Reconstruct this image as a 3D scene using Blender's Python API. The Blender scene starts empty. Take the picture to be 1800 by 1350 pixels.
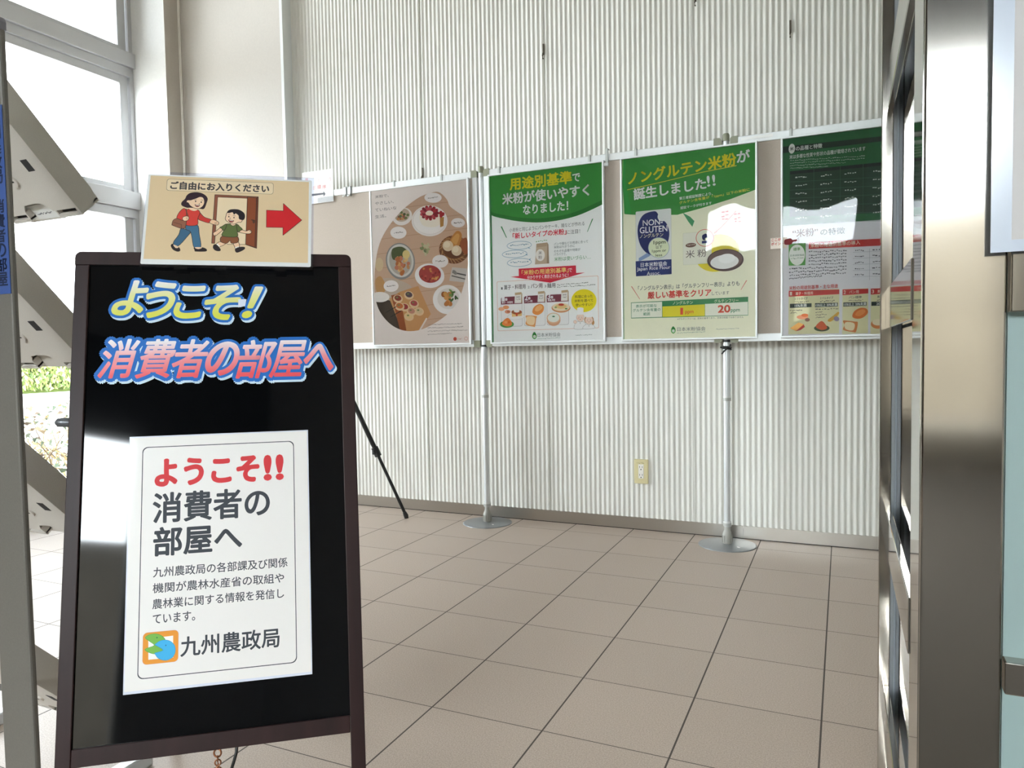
import bpy, bmesh, math, random
from mathutils import Vector, Matrix
random.seed(7)
PI = math.pi
SC = bpy.context.scene
COL = SC.collection

# ------------------------------------------------------------------ camera, sky, exposure
cam_data = bpy.data.cameras.new('camera')
cam_data.sensor_width = 36.0
cam_data.lens = 36.0 * 1281.12 / 1800.0
cam_data.clip_start = 0.02
cam = bpy.data.objects.new('camera', cam_data)
COL.objects.link(cam)
cR = Vector((0.91036, 0.413463, -0.017117))
cU = Vector((-0.003953, 0.050052, 0.998739))
cF = Vector((-0.413798, 0.909144, -0.0472))
cam.matrix_world = Matrix(((cR.x, cU.x, -cF.x, 2.14433), (cR.y, cU.y, -cF.y, -3.35328),
                           (cR.z, cU.z, -cF.z, 0.90033), (0, 0, 0, 1)))
SC.camera = cam

world = bpy.data.worlds.new('overcast_sky')
SC.world = world
world.use_nodes = True
wn = world.node_tree
bg = wn.nodes['Background']
wtc = wn.nodes.new('ShaderNodeTexCoord')
wsep = wn.nodes.new('ShaderNodeSeparateXYZ')
wramp = wn.nodes.new('ShaderNodeValToRGB')
wramp.color_ramp.elements[0].position = 0.0
wramp.color_ramp.elements[0].color = (0.86, 0.93, 1.0, 1)
wramp.color_ramp.elements[1].position = 0.8
wramp.color_ramp.elements[1].color = (0.93, 0.97, 1.0, 1)
wn.links.new(wtc.outputs['Generated'], wsep.inputs[0])
wn.links.new(wsep.outputs[2], wramp.inputs[0])
# sky brightening added low behind the viewer, for poster glare and entrance light
wdot = wn.nodes.new('ShaderNodeVectorMath'); wdot.operation = 'DOT_PRODUCT'
wdot.inputs[1].default_value = Vector((0.1, -1.0, 0.28)).normalized()
wmax = wn.nodes.new('ShaderNodeMath'); wmax.operation = 'MAXIMUM'; wmax.inputs[1].default_value = 0.0
wpow = wn.nodes.new('ShaderNodeMath'); wpow.operation = 'POWER'; wpow.inputs[1].default_value = 4.0
wmad = wn.nodes.new('ShaderNodeMath'); wmad.operation = 'MULTIPLY_ADD'; wmad.inputs[1].default_value = 2.7; wmad.inputs[2].default_value = 1.0
wmul = wn.nodes.new('ShaderNodeVectorMath'); wmul.operation = 'SCALE'
wn.links.new(wtc.outputs['Generated'], wdot.inputs[0])
wn.links.new(wdot.outputs['Value'], wmax.inputs[0])
wn.links.new(wmax.outputs[0], wpow.inputs[0])
wn.links.new(wpow.outputs[0], wmad.inputs[0])
wn.links.new(wramp.outputs[0], wmul.inputs[0])
wn.links.new(wmad.outputs[0], wmul.inputs['Scale'])
wn.links.new(wmul.outputs[0], bg.inputs[0])
bg.inputs[1].default_value = 3.0

SC.view_settings.view_transform = 'Standard'
SC.view_settings.look = 'None'
SC.view_settings.gamma = 1.0
SC.view_settings.use_curve_mapping = False
SC.view_settings.exposure = 2.0
SC.cycles.max_bounces = 10
SC.cycles.diffuse_bounces = 6
SC.cycles.transparent_max_bounces = 24
SC.cycles.sample_clamp_indirect = 8.0

# ------------------------------------------------------------------ materials
def lin(c):
    return c / 12.92 if c <= 0.04045 else ((c + 0.055) / 1.055) ** 2.4
def rgb(h):
    h = h.lstrip('#')
    return tuple(lin(int(h[i:i + 2], 16) / 255) for i in (0, 2, 4)) + (1,)
MC = {}
def mat(name, col, rough=0.5, metal=0.0, spec=0.5, coat=0.0, aniso=0.0):
    if name in MC: return MC[name]
    m = bpy.data.materials.new(name)
    m.use_nodes = True
    b = m.node_tree.nodes['Principled BSDF']
    b.inputs['Base Color'].default_value = rgb(col) if isinstance(col, str) else col
    b.inputs['Roughness'].default_value = rough
    b.inputs['Metallic'].default_value = metal
    b.inputs['Specular IOR Level'].default_value = spec
    b.inputs['Coat Weight'].default_value = coat
    b.inputs['Coat Roughness'].default_value = 0.03
    b.inputs['Anisotropic'].default_value = aniso
    MC[name] = m
    return m
def noisy(m, scale=60, amount=0.06, bump=0.0, stretch=None):
    """break the flat colour up with a little procedural noise, and optionally a bump"""
    nt = m.node_tree
    b = nt.nodes['Principled BSDF']
    base = tuple(b.inputs['Base Color'].default_value)
    tc = nt.nodes.new('ShaderNodeTexCoord')
    mp = nt.nodes.new('ShaderNodeMapping')
    if stretch: mp.inputs['Scale'].default_value = stretch
    n = nt.nodes.new('ShaderNodeTexNoise')
    n.inputs['Scale'].default_value = scale
    n.inputs['Detail'].default_value = 4
    r = nt.nodes.new('ShaderNodeValToRGB')
    r.color_ramp.elements[0].position = 0.3
    r.color_ramp.elements[1].position = 0.7
    r.color_ramp.elements[0].color = tuple(max(0, c * (1 - amount)) for c in base[:3]) + (1,)
    r.color_ramp.elements[1].color = tuple(min(1, c * (1 + amount)) for c in base[:3]) + (1,)
    nt.links.new(tc.outputs['Object'], mp.inputs[0])
    nt.links.new(mp.outputs[0], n.inputs['Vector'])
    nt.links.new(n.outputs['Fac'], r.inputs[0])
    nt.links.new(r.outputs[0], b.inputs['Base Color'])
    if bump:
        bp = nt.nodes.new('ShaderNodeBump')
        bp.inputs['Strength'].default_value = bump
        bp.inputs['Distance'].default_value = 0.002
        nt.links.new(n.outputs['Fac'], bp.inputs['Height'])
        nt.links.new(bp.outputs[0], b.inputs['Normal'])
    return m
def film(name, tint=(1, 1, 1, 1), ior=1.45, rough=0.02):
    """clear sheet: transparent with a Fresnel reflection"""
    if name in MC: return MC[name]
    m = bpy.data.materials.new(name)
    m.use_nodes = True
    nt = m.node_tree
    nt.nodes.remove(nt.nodes['Principled BSDF'])
    out = nt.nodes['Material Output']
    t = nt.nodes.new('ShaderNodeBsdfTransparent')
    t.inputs[0].default_value = tint
    g = nt.nodes.new('ShaderNodeBsdfGlossy')
    g.inputs['Roughness'].default_value = rough
    f = nt.nodes.new('ShaderNodeFresnel')
    f.inputs['IOR'].default_value = ior
    x = nt.nodes.new('ShaderNodeMixShader')
    nt.links.new(f.outputs[0], x.inputs[0])
    nt.links.new(t.outputs[0], x.inputs[1])
    nt.links.new(g.outputs[0], x.inputs[2])
    nt.links.new(x.outputs[0], out.inputs[0])
    MC[name] = m
    return m
def ink(h):
    """printing ink of one colour"""
    return mat('ink_' + h.lstrip('#'), h, rough=0.55, spec=0.3)
def grad_ink(name, axis, stops):
    """ink printed as a colour gradient along the lettering's own height"""
    if name in MC: return MC[name]
    m = mat(name, '#ffffff', rough=0.35)
    nt = m.node_tree
    tc = nt.nodes.new('ShaderNodeTexCoord')
    sp = nt.nodes.new('ShaderNodeSeparateXYZ')
    mr = nt.nodes.new('ShaderNodeMapRange')
    mr.inputs['From Min'].default_value = stops[0][0]
    mr.inputs['From Max'].default_value = stops[-1][0]
    r = nt.nodes.new('ShaderNodeValToRGB')
    lo, hi = stops[0][0], stops[-1][0]
    for i, (p, c) in enumerate(stops):
        f = (p - lo) / (hi - lo)
        e = r.color_ramp.elements[i] if i < 2 else r.color_ramp.elements.new(f)
        if i < 2 and i == 1 and len(stops) > 2: e.position = f
        e.position = f
        e.color = rgb(c)
    nt.links.new(tc.outputs['Object'], sp.inputs[0])
    nt.links.new(sp.outputs[axis], mr.inputs['Value'])
    nt.links.new(mr.outputs[0], r.inputs[0])
    nt.links.new(r.outputs[0], nt.nodes['Principled BSDF'].inputs['Base Color'])
    return m

STEEL = mat('brushed_stainless', '#b3aea6', rough=0.11, metal=1.0, aniso=0.2)
STEEL_B = mat('satin_stainless', '#b6b1a9', rough=0.3, metal=1.0)
STEEL_POL = mat('polished_stainless', '#c4c2bc', rough=0.06, metal=1.0)
ALU = mat('silver_aluminium', '#d6d9da', rough=0.34, metal=0.55)
ALU_W = mat('white_aluminium', '#e3e6e6', rough=0.35, metal=0.15)
SASH = mat('window_aluminium', '#c3c4c6', rough=0.4, metal=0.2)
PAINT = noisy(mat('wall_paint', '#d4cfc8', rough=0.8, spec=0.2), 90, 0.02)
PAINT_LIT = noisy(mat('lit_pier_paint', '#e6e6e4', rough=0.7, spec=0.2), 90, 0.02)  # wall paint lightened to carry the window light on the reveal
PAINT_SHADE = noisy(mat('shaded_pier_paint', '#bcb5ab', rough=0.8, spec=0.2), 90, 0.02)  # wall paint darkened to carry the shade on the pier's inner face
RIB = mat('corrugated_panel', '#dfded7', rough=0.45, spec=0.35)
RUBBER = mat('grey_rubber', '#8c9194', rough=0.5)
BLACK = mat('matte_black', '#141414', rough=0.45)
WOOD = noisy(mat('dark_stained_wood', '#2a1716', rough=0.45, spec=0.28), 40, 0.25, 0.05, (1, 1, 0.06))
BLACKBOARD = mat('gloss_black_panel', '#08090b', rough=0.045, spec=0.5)
CORK = noisy(mat('taupe_pin_board', '#b5aa9e', rough=0.9, spec=0.1), 900, 0.10)
PAPER = mat('white_paper', '#efefec', rough=0.6, spec=0.3)
GLASS = film('window_glass', (0.97, 0.99, 0.98, 1), 1.45, 0.0)
GLASS_G = film('door_glass', (0.72, 0.86, 0.80, 1), 1.5, 0.0)
COVER = film('clear_cover', (1.0, 1.0, 1.0, 1), 1.36, 0.02)
LAMI = mat('laminate_edge', '#dfe3ee', rough=0.12, spec=0.5)
PLASTIC = noisy(mat('grey_plastic', '#d3cdc4', rough=0.45), 500, 0.04)
SLOT_SHADE = mat('slot_shade', '#2c2a2a', rough=0.7)  # dark colour standing in for the shade inside tray openings
CREAM = mat('cream_plastic', '#d8cda0', rough=0.4)
SOCKET = mat('white_plastic', '#eeeae2', rough=0.35)
CAPGREEN = mat('olive_grey_cap', '#8b8d78', rough=0.45)
BASEGREY = mat('grey_metal_paint', '#8f9294', rough=0.35, metal=0.5)
RACKGREY = noisy(mat('grey_post_paint', '#75716a', rough=0.45, metal=0.1), 300, 0.05)
COPPER = mat('copper_ring', '#8c5a3c', rough=0.35, metal=0.9)

# ------------------------------------------------------------------ mesh builder
class MB:
    def __init__(self):
        self.bm = bmesh.new()
        self.mats = []
    def mi(self, m):
        if m not in self.mats: self.mats.append(m)
        return self.mats.index(m)
    def _geo(self, verts, faces, m, smooth=False, M=None):
        vs = [self.bm.verts.new(M @ Vector(v) if M else v) for v in verts]
        i = self.mi(m)
        out = []
        for f in faces:
            try: fc = self.bm.faces.new([vs[k] for k in f])
            except ValueError: continue
            fc.material_index = i
            fc.smooth = smooth
            out.append(fc)
        return vs, out
    def box(self, x0, x1, y0, y1, z0, z1, m, bev=0.0, M=None):
        v = [(x0, y0, z0), (x1, y0, z0), (x1, y1, z0), (x0, y1, z0), (x0, y0, z1), (x1, y0, z1), (x1, y1, z1), (x0, y1, z1)]
        f = [(0, 3, 2, 1), (4, 5, 6, 7), (0, 1, 5, 4), (1, 2, 6, 5), (2, 3, 7, 6), (3, 0, 4, 7)]
        vs, fs = self._geo(v, f, m, False, M)
        if bev:
            es = list({e for fc in fs for e in fc.edges})
            r = bmesh.ops.bevel(self.bm, geom=es, offset=bev, segments=2, affect='EDGES', profile=0.5)
            for fc in r['faces']: fc.material_index = self.mi(m)
        return self
    def prism(self, poly, d0, d1, m, axis='y', M=None, smooth=False):
        """polygon extruded from d0 to d1; axis y: poly in (x,z); x: (y,z); z: (x,y)"""
        def P(a, b, d):
            return {'y': (a, d, b), 'x': (d, a, b), 'z': (a, b, d)}[axis]
        n = len(poly)
        v = [P(a, b, d0) for a, b in poly] + [P(a, b, d1) for a, b in poly]
        f = [tuple(range(n)), tuple(range(2 * n - 1, n - 1, -1))]
        f += [(i, i + n, (i + 1) % n + n, (i + 1) % n) for i in range(n)]
        self._geo(v, f, m, smooth, M)
        return self
    def tube(self, pts, r, m, seg=12, caps=True, M=None, smooth=True):
        pts = [Vector(p) for p in pts]
        rs = r if isinstance(r, (list, tuple)) else [r] * len(pts)
        v, f = [], []
        up = Vector((0, 0, 1))
        for i, p in enumerate(pts):
            d = (pts[min(i + 1, len(pts) - 1)] - pts[max(i - 1, 0)])
            d.normalize()
            a = d.cross(up)
            if a.length < 1e-3: a = d.cross(Vector((0, 1, 0)))
            a.normalize()
            b = a.cross(d)
            for k in range(seg):
                t = 2 * PI * k / seg
                v.append(p + (a * math.cos(t) + b * math.sin(t)) * rs[i])
        for i in range(len(pts) - 1):
            for k in range(seg):
                f.append((i * seg + k, i * seg + (k + 1) % seg, (i + 1) * seg + (k + 1) % seg, (i + 1) * seg + k))
        self._geo(v, f, m, smooth, M)
        if caps:
            self._geo(v[:seg], [tuple(range(seg - 1, -1, -1))], m, False, M)
            self._geo(v[-seg:], [tuple(range(seg))], m, False, M)
        return self
    def lathe(self, prof, c, m, seg=32, smooth=True, M=None):
        """profile [(radius, z)] turned about the vertical through c"""
        v, f = [], []
        for r, z in prof:
            for k in range(seg):
                t = 2 * PI * k / seg
                v.append((c[0] + r * math.cos(t), c[1] + r * math.sin(t), c[2] + z))
        for i in range(len(prof) - 1):
            for k in range(seg):
                f.append((i * seg + k, i * seg + (k + 1) % seg, (i + 1) * seg + (k + 1) % seg, (i + 1) * seg + k))
        self._geo(v, f, m, smooth, M)
        n = len(prof)
        if prof[0][0] > 1e-5: self._geo(v[:seg], [tuple(range(seg - 1, -1, -1))], m, False, M)
        if prof[-1][0] > 1e-5: self._geo(v[-seg:], [tuple(range(seg))], m, False, M)
        return self
    def torus(self, c, R, r, m, axis=Vector((0, 1, 0)), seg=20, rs=8):
        q = Vector((0, 0, 1)).rotation_difference(axis).to_matrix()
        v, f = [], []
        for i in range(seg):
            a = 2 * PI * i / seg
            for k in range(rs):
                b = 2 * PI * k / rs
                v.append(Vector(c) + q @ Vector(((R + r * math.cos(b)) * math.cos(a), (R + r * math.cos(b)) * math.sin(a), r * math.sin(b))))
        for i in range(seg):
            for k in range(rs):
                f.append((i * rs + k, ((i + 1) % seg) * rs + k, ((i + 1) % seg) * rs + (k + 1) % rs, i * rs + (k + 1) % rs))
        self._geo(v, f, m, True)
        return self
    def build(self, name, parent=None, loc=None):
        me = bpy.data.meshes.new(name)
        bmesh.ops.recalc_face_normals(self.bm, faces=self.bm.faces[:])
        self.bm.to_mesh(me)
        self.bm.free()
        for m in self.mats: me.materials.append(m)
        o = bpy.data.objects.new(name, me)
        COL.objects.link(o)
        if loc is not None: o.location = loc
        if parent is not None: o.parent = parent
        return o

def empty(name, loc=(0, 0, 0), M=None):
    o = bpy.data.objects.new(name, None)
    o.empty_display_size = 0.1
    COL.objects.link(o)
    if M is not None: o.matrix_world = M
    else: o.location = loc
    return o
def tag(o, label, cat, group=None):
    o['label'] = label
    o['category'] = cat
    if group: o['group'] = group
    return o
def struct(o):
    o['kind'] = 'structure'
    return o
def dup(root):
    """copy of a thing with copies of its parts and sub-parts"""
    r = root.copy(); COL.objects.link(r)
    for ch in list(root.children):
        c = ch.copy(); COL.objects.link(c); c.parent = r
        for g in list(ch.children):
            d = g.copy(); COL.objects.link(d); d.parent = c
    return r

# ------------------------------------------------------------------ printed sheets
GLY = {}
def glyphs(s, shear=0.0, res=4, mono=0.0):
    k = (s, shear, res)
    if k in GLY: return GLY[k]
    c = bpy.data.curves.new('lettering', 'FONT')
    c.body = s
    c.shear = shear
    c.resolution_u = res
    c.fill_mode = 'FRONT'
    o = bpy.data.objects.new('lettering', c)
    COL.objects.link(o)
    dg = bpy.context.evaluated_depsgraph_get()
    me = bpy.data.meshes.new_from_object(o.evaluated_get(dg))
    vs = [(v.co.x, v.co.y) for v in me.vertices]
    fs = [tuple(p.vertices) for p in me.polygons]
    bpy.data.objects.remove(o)
    bpy.data.meshes.remove(me)
    bpy.data.curves.remove(c)
    GLY[k] = (vs, fs)
    return GLY[k]
def solve8(src, dst):
    """homography taking four src points to four dst points"""
    A = []
    for (x, y), (u, v) in zip(src, dst):
        A.append([x, y, 1, 0, 0, 0, -u * x, -u * y, u])
        A.append([0, 0, 0, x, y, 1, -v * x, -v * y, v])
    n = 8
    for i in range(n):
        p = max(range(i, n), key=lambda r: abs(A[r][i]))
        A[i], A[p] = A[p], A[i]
        d = A[i][i]
        A[i] = [q / d for q in A[i]]
        for r in range(n):
            if r != i:
                k = A[r][i]
                A[r] = [a - k * b for a, b in zip(A[r], A[i])]
    return [A[i][8] for i in range(8)]
def spline(pts, n=6, closed=True):
    out = []
    N = len(pts)
    for i in range(N if closed else N - 1):
        p0, p1, p2, p3 = (pts[(i + k) % N] if closed else pts[min(max(i + k, 0), N - 1)] for k in (-1, 0, 1, 2))
        for j in range(n):
            t = j / n
            out.append(tuple(0.5 * (2 * p1[a] + (p2[a] - p0[a]) * t + (2 * p0[a] - 5 * p1[a] + 4 * p2[a] - p3[a]) * t * t
                                    + (3 * p1[a] - p0[a] - 3 * p2[a] + p3[a]) * t ** 3) for a in (0, 1)))
    if not closed: out.append(pts[-1])
    return out
def clip_rect(P, x0, x1, z0, z1):
    for ax, lim, sg in ((0, x0, 1), (0, x1, -1), (1, z0, 1), (1, z1, -1)):
        out = []
        for i in range(len(P)):
            a, b = P[i - 1], P[i]
            ia, ib = (a[ax] - lim) * sg >= 0, (b[ax] - lim) * sg >= 0
            if ia != ib:
                t = (lim - a[ax]) / (b[ax] - a[ax])
                out.append((a[0] + (b[0] - a[0]) * t, a[1] + (b[1] - a[1]) * t))
            if ib: out.append(b)
        P = out
        if not P: break
    return P
class Sheet:
    """flat printed sheet in the x-z plane facing -y; art is drawn in measured units mapped by a homography"""
    def __init__(self, src, dst):
        self.h = solve8(src, dst)
        self.b = MB()
        self.y = 0.0
        self.step = 6e-6
        self.clip = None
    def m(self, p):
        a, b, c, d, e, f, g, k = self.h
        w = g * p[0] + k * p[1] + 1
        return ((a * p[0] + b * p[1] + c) / w, (d * p[0] + e * p[1] + f) / w)
    def raw(self, poly, col):
        self.y -= self.step
        mm = ink(col) if isinstance(col, str) else col
        if self.clip:
            poly = clip_rect(poly, *self.clip)
            if len(poly) < 3: return
        self.b._geo([(x, self.y, z) for x, z in poly], [tuple(range(len(poly)))], mm)
    def poly(self, pts, col): self.raw([self.m(p) for p in pts], col)
    def blob(self, pts, col, line=None, w=2.0, n=6):
        q = spline(pts, n)
        self.poly(q, col)
        if line: self.line(q, w, line, closed=True)
    def ell(self, cx, cy, rx, ry, col, rot=0.0, n=40, line=None, w=2.0):
        q = []
        for i in range(n):
            t = 2 * PI * i / n
            x, y = rx * math.cos(t), ry * math.sin(t)
            q.append((cx + x * math.cos(rot) - y * math.sin(rot), cy + x * math.sin(rot) + y * math.cos(rot)))
        if col: self.poly(q, col)
        if line: self.line(q, w, line, closed=True)
    def line(self, pts, w, col, closed=False):
        self.y -= self.step
        mm = ink(col) if isinstance(col, str) else col
        P = [self.m(p) for p in pts]
        # stroke width measured at the first point
        a = self.m((pts[0][0] + 1, pts[0][1])); s = math.hypot(a[0] - P[0][0], a[1] - P[0][1])
        hw = w * s / 2
        N = len(P)
        for i in range(N if closed else N - 1):
            (x0, z0), (x1, z1) = P[i], P[(i + 1) % N]
            d = math.hypot(x1 - x0, z1 - z0)
            if d < 1e-7: continue
            tx, tz = (x1 - x0) / d, (z1 - z0) / d
            ex, ez = tx * hw * 0.35, tz * hw * 0.35
            nx, nz = -tz * hw, tx * hw
            y = self.y - 1e-7 * (i % 3)
            self.b._geo([(x0 - ex + nx, y, z0 - ez + nz), (x0 - ex - nx, y, z0 - ez - nz), (x1 + ex - nx, y, z1 + ez - nz), (x1 + ex + nx, y, z1 + ez + nz)],
                        [(0, 1, 2, 3)], mm)
    def rrect(self, TL, TR, BR, BL, r, col=None, line=None, w=2.0):
        """rounded rectangle through four measured corners; r in sheet metres"""
        c = [self.m(p) for p in (TL, TR, BR, BL)]
        x0 = (c[0][0] + c[3][0]) / 2; x1 = (c[1][0] + c[2][0]) / 2
        z1 = (c[0][1] + c[1][1]) / 2; z0 = (c[2][1] + c[3][1]) / 2
        q = []
        for cx, cz, a in ((x1 - r, z1 - r, 0), (x0 + r, z1 - r, 90), (x0 + r, z0 + r, 180), (x1 - r, z0 + r, 270)):
            for k in range(6):
                t = math.radians(a + 90 * k / 5)
                q.append((cx + r * math.cos(t), cz + r * math.sin(t)))
        if col: self.raw(q, col)
        if line:
            self.y -= self.step
            mm = ink(line)
            a = self.m((TL[0] + 1, TL[1])); s = abs(a[0] - self.m(TL)[0])
            hw = w * s / 2
            N = len(q)
            cx, cz = (x0 + x1) / 2, (z0 + z1) / 2
            kx, kz = 1 - 2 * hw / (x1 - x0) * 1.0, 1 - 2 * hw / (z1 - z0) * 1.0
            inn = [(cx + (x - cx) * kx, cz + (z - cz) * kz) for x, z in q]
            for i in range(N):
                j = (i + 1) % N
                self.b._geo([(q[i][0], self.y, q[i][1]), (q[j][0], self.y, q[j][1]), (inn[j][0], self.y, inn[j][1]), (inn[i][0], self.y, inn[i][1])], [(0, 1, 2, 3)], mm)
    def text(self, s, L, R, h, col, bold=0.0, shear=0.0, res=4, ring=8, dx=0.0, dz=0.0, rot=False):
        """fit the string between L and R (centre of its left and right edge); h = ink height in measured units"""
        vs, fs = glyphs(s, shear, res)
        x0 = min(v[0] for v in vs); x1 = max(v[0] for v in vs)
        y0 = min(v[1] for v in vs); y1 = max(v[1] for v in vs)
        a, b = self.m(L), self.m(R)
        mid = ((L[0] + R[0]) / 2, (L[1] + R[1]) / 2)
        t, u = self.m((mid[0], mid[1] - h / 2)), self.m((mid[0], mid[1] + h / 2))
        H = abs(t[1] - u[1])
        zc = (t[1] + u[1]) / 2
        sx = (b[0] - a[0]) / (x1 - x0); sy = H / (y1 - y0)
        mm = ink(col) if isinstance(col, str) else col
        self.y -= self.step
        offs = [(0, 0)]
        if bold:
            bw = bold * H
            offs += [(bw * math.cos(2 * PI * k / ring), bw * math.sin(2 * PI * k / ring)) for k in range(ring)]
        ca, sa = 1.0, 0.0
        if rot:
            an = math.atan2(b[1] - a[1], b[0] - a[0]); ca, sa = math.cos(an), math.sin(an)
            sx = math.hypot(b[0] - a[0], b[1] - a[1]) / (x1 - x0)
        for i, (ox, oz) in enumerate(offs):
            if rot:
                self.b._geo([(a[0] + (x - x0) * sx * ca - (y - (y0 + y1) / 2) * sy * sa + ox, self.y - i * 2e-7,
                              a[1] + (x - x0) * sx * sa + (y - (y0 + y1) / 2) * sy * ca + oz) for x, y in vs], fs, mm)
                continue
            yy = self.y - i * 2e-7
            self.b._geo([(a[0] + (x - x0) * sx + ox + dx, yy, zc + (y - (y0 + y1) / 2) * sy + oz + dz) for x, y in vs], fs, mm)
    def greek(self, L, R, h, col, n, gap=0.35):
        """a row of marks too small to read"""
        for i in range(n):
            t0 = (i + gap * random.random()) / n; t1 = (i + 1 - gap * random.random() * 0.8) / n
            p = (L[0] + (R[0] - L[0]) * t0, L[1] + (R[1] - L[1]) * t0); q = (L[0] + (R[0] - L[0]) * t1, L[1] + (R[1] - L[1]) * t1)
            hh = h * random.uniform(0.25, 0.5)
            o = h * random.uniform(-0.25, 0.25)
            self.poly([(p[0], p[1] - hh / 2 + o), (q[0], q[1] - hh / 2 + o), (q[0], q[1] + hh / 2 + o), (p[0], p[1] + hh / 2 + o)], col)
    def ground(self, x0, x1, z0, z1, m, thick=0.0008):
        self.b.box(x0, x1, 0.0, thick, z0, z1, m)
    def build(self, name, parent=None, loc=None):
        b = self.b
        me = bpy.data.meshes.new(name)
        b.bm.to_mesh(me); b.bm.free()
        for m in b.mats: me.materials.append(m)
        o = bpy.data.objects.new(name, me)
        COL.objects.link(o)
        if loc is not None: o.location = loc
        if parent is not None: o.parent = parent
        return o
# ================================================================== THE SETTING
# ---- floor: 300 mm tiles, grout on the grid x = 0.3 i, y = -0.3 j
FLOOR = mat('floor_tile', '#a8978a', rough=0.42, spec=0.4)
def tile_nodes(m):
    nt = m.node_tree
    b = nt.nodes['Principled BSDF']
    geo = nt.nodes.new('ShaderNodeNewGeometry')
    sep = nt.nodes.new('ShaderNodeSeparateXYZ')
    nt.links.new(geo.outputs['Position'], sep.inputs[0])
    def mth(op, a, v=None, c=None):
        n = nt.nodes.new('ShaderNodeMath'); n.operation = op
        for k, q in enumerate((a, v, c)):
            if q is None: continue
            if isinstance(q, (int, float)): n.inputs[k].default_value = q
            else: nt.links.new(q, n.inputs[k])
        return n.outputs[0]
    def grout(sock, width):
        d = mth('DIVIDE', sock, 0.3)
        d = mth('SUBTRACT', d, mth('ROUND', d))
        d = mth('ABSOLUTE', d)
        return mth('LESS_THAN', d, width / 0.3 / 2)
    gx, gy = grout(sep.outputs[0], 0.0042), grout(sep.outputs[1], 0.0026)
    g = mth('MAXIMUM', gx, gy)
    n1 = nt.nodes.new('ShaderNodeTexNoise'); n1.inputs['Scale'].default_value = 330; n1.inputs['Detail'].default_value = 3
    nt.links.new(geo.outputs['Position'], n1.inputs['Vector'])
    n2 = nt.nodes.new('ShaderNodeTexNoise'); n2.inputs['Scale'].default_value = 2.2
    nt.links.new(geo.outputs['Position'], n2.inputs['Vector'])
    r1 = nt.nodes.new('ShaderNodeValToRGB')
    r1.color_ramp.elements[0].position = 0.30; r1.color_ramp.elements[0].color = rgb('#9a8b7f')
    r1.color_ramp.elements[1].position = 0.72; r1.color_ramp.elements[1].color = rgb('#beaea0')
    nt.links.new(n1.outputs['Fac'], r1.inputs[0])
    # each tile a slightly different tone
    fx = mth('FLOOR', mth('DIVIDE', sep.outputs[0], 0.3)); fy = mth('FLOOR', mth('DIVIDE', sep.outputs[1], 0.3))
    wn_ = nt.nodes.new('ShaderNodeTexWhiteNoise'); wn_.noise_dimensions = '2D'
    cb = nt.nodes.new('ShaderNodeCombineXYZ'); nt.links.new(fx, cb.inputs[0]); nt.links.new(fy, cb.inputs[1])
    nt.links.new(cb.outputs[0], wn_.inputs['Vector'])
    tone = mth('MULTIPLY_ADD', wn_.outputs['Value'], 0.05, 0.975)
    mx = nt.nodes.new('ShaderNodeVectorMath'); mx.operation = 'SCALE'
    nt.links.new(r1.outputs[0], mx.inputs[0]); nt.links.new(tone, mx.inputs['Scale'])
    mix = nt.nodes.new('ShaderNodeMix'); mix.data_type = 'RGBA'
    nt.links.new(g, mix.inputs['Factor'])
    nt.links.new(mx.outputs[0], mix.inputs['A'])
    mix.inputs['B'].default_value = rgb('#4a433d')
    nt.links.new(mix.outputs['Result'], b.inputs['Base Color'])
    rg = mth('MULTIPLY_ADD', g, 0.4, mth('MULTIPLY_ADD', n2.outputs['Fac'], 0.12, 0.36))
    nt.links.new(rg, b.inputs['Roughness'])
    bp = nt.nodes.new('ShaderNodeBump'); bp.inputs['Strength'].default_value = 0.25; bp.inputs['Distance'].default_value = 0.001
    hgt = mth('SUBTRACT', mth('MULTIPLY', n1.outputs['Fac'], 0.5), g)
    nt.links.new(hgt, bp.inputs['Height'])
    nt.links.new(bp.outputs[0], b.inputs['Normal'])
tile_nodes(FLOOR)
b = MB(); b.box(-1.97, 4.6, -8.0, 0.16, -0.12, 0.0, FLOOR)
struct(b.build('floor'))

# ---- corrugated back wall with its seams
b = MB()
X0, X1, PITCH, SEG = -0.852, 4.6, 0.025, 8
n = int((X1 - X0) / PITCH * SEG) + 1
v, f = [], []
for i in range(n):
    x = X0 + i * PITCH / SEG
    s = math.cos(2 * PI * i / SEG)
    y = 0.1488 - 0.0024 * (abs(s)) * (1 if s > 0 else -1)
    v += [(x, y, 0.05), (x, y, 3.9)]
    if i: f.append((2 * i - 2, 2 * i, 2 * i + 1, 2 * i - 1))
b._geo(v, f, RIB, True)
b.box(X0, X1, 0.156, 0.30, 0.0, 3.9, RIB)
SEAM = mat('seam_strip', '#b9b7ae', rough=0.9)  # slightly darker thin strips along the panel seams
for x in (0.032, 0.759, 1.4935, 2.228):
    b.box(x - 0.0007, x + 0.0007, 0.1462, 0.150, 0.062, 3.9, SEAM)
struct(b.build('wall_back'))

b = MB()
for xa, xb in ((-0.852, 1.7235), (1.7245, 2.283), (2.2845, 4.6)):
    b.box(xa, xb, 0.145, 0.1565, 0.004, 0.0617, STEEL_B)
b.box(-0.852, 4.6, 0.1475, 0.156, 0.0, 0.004, BLACK)
struct(b.build('baseboard_back'))

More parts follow.
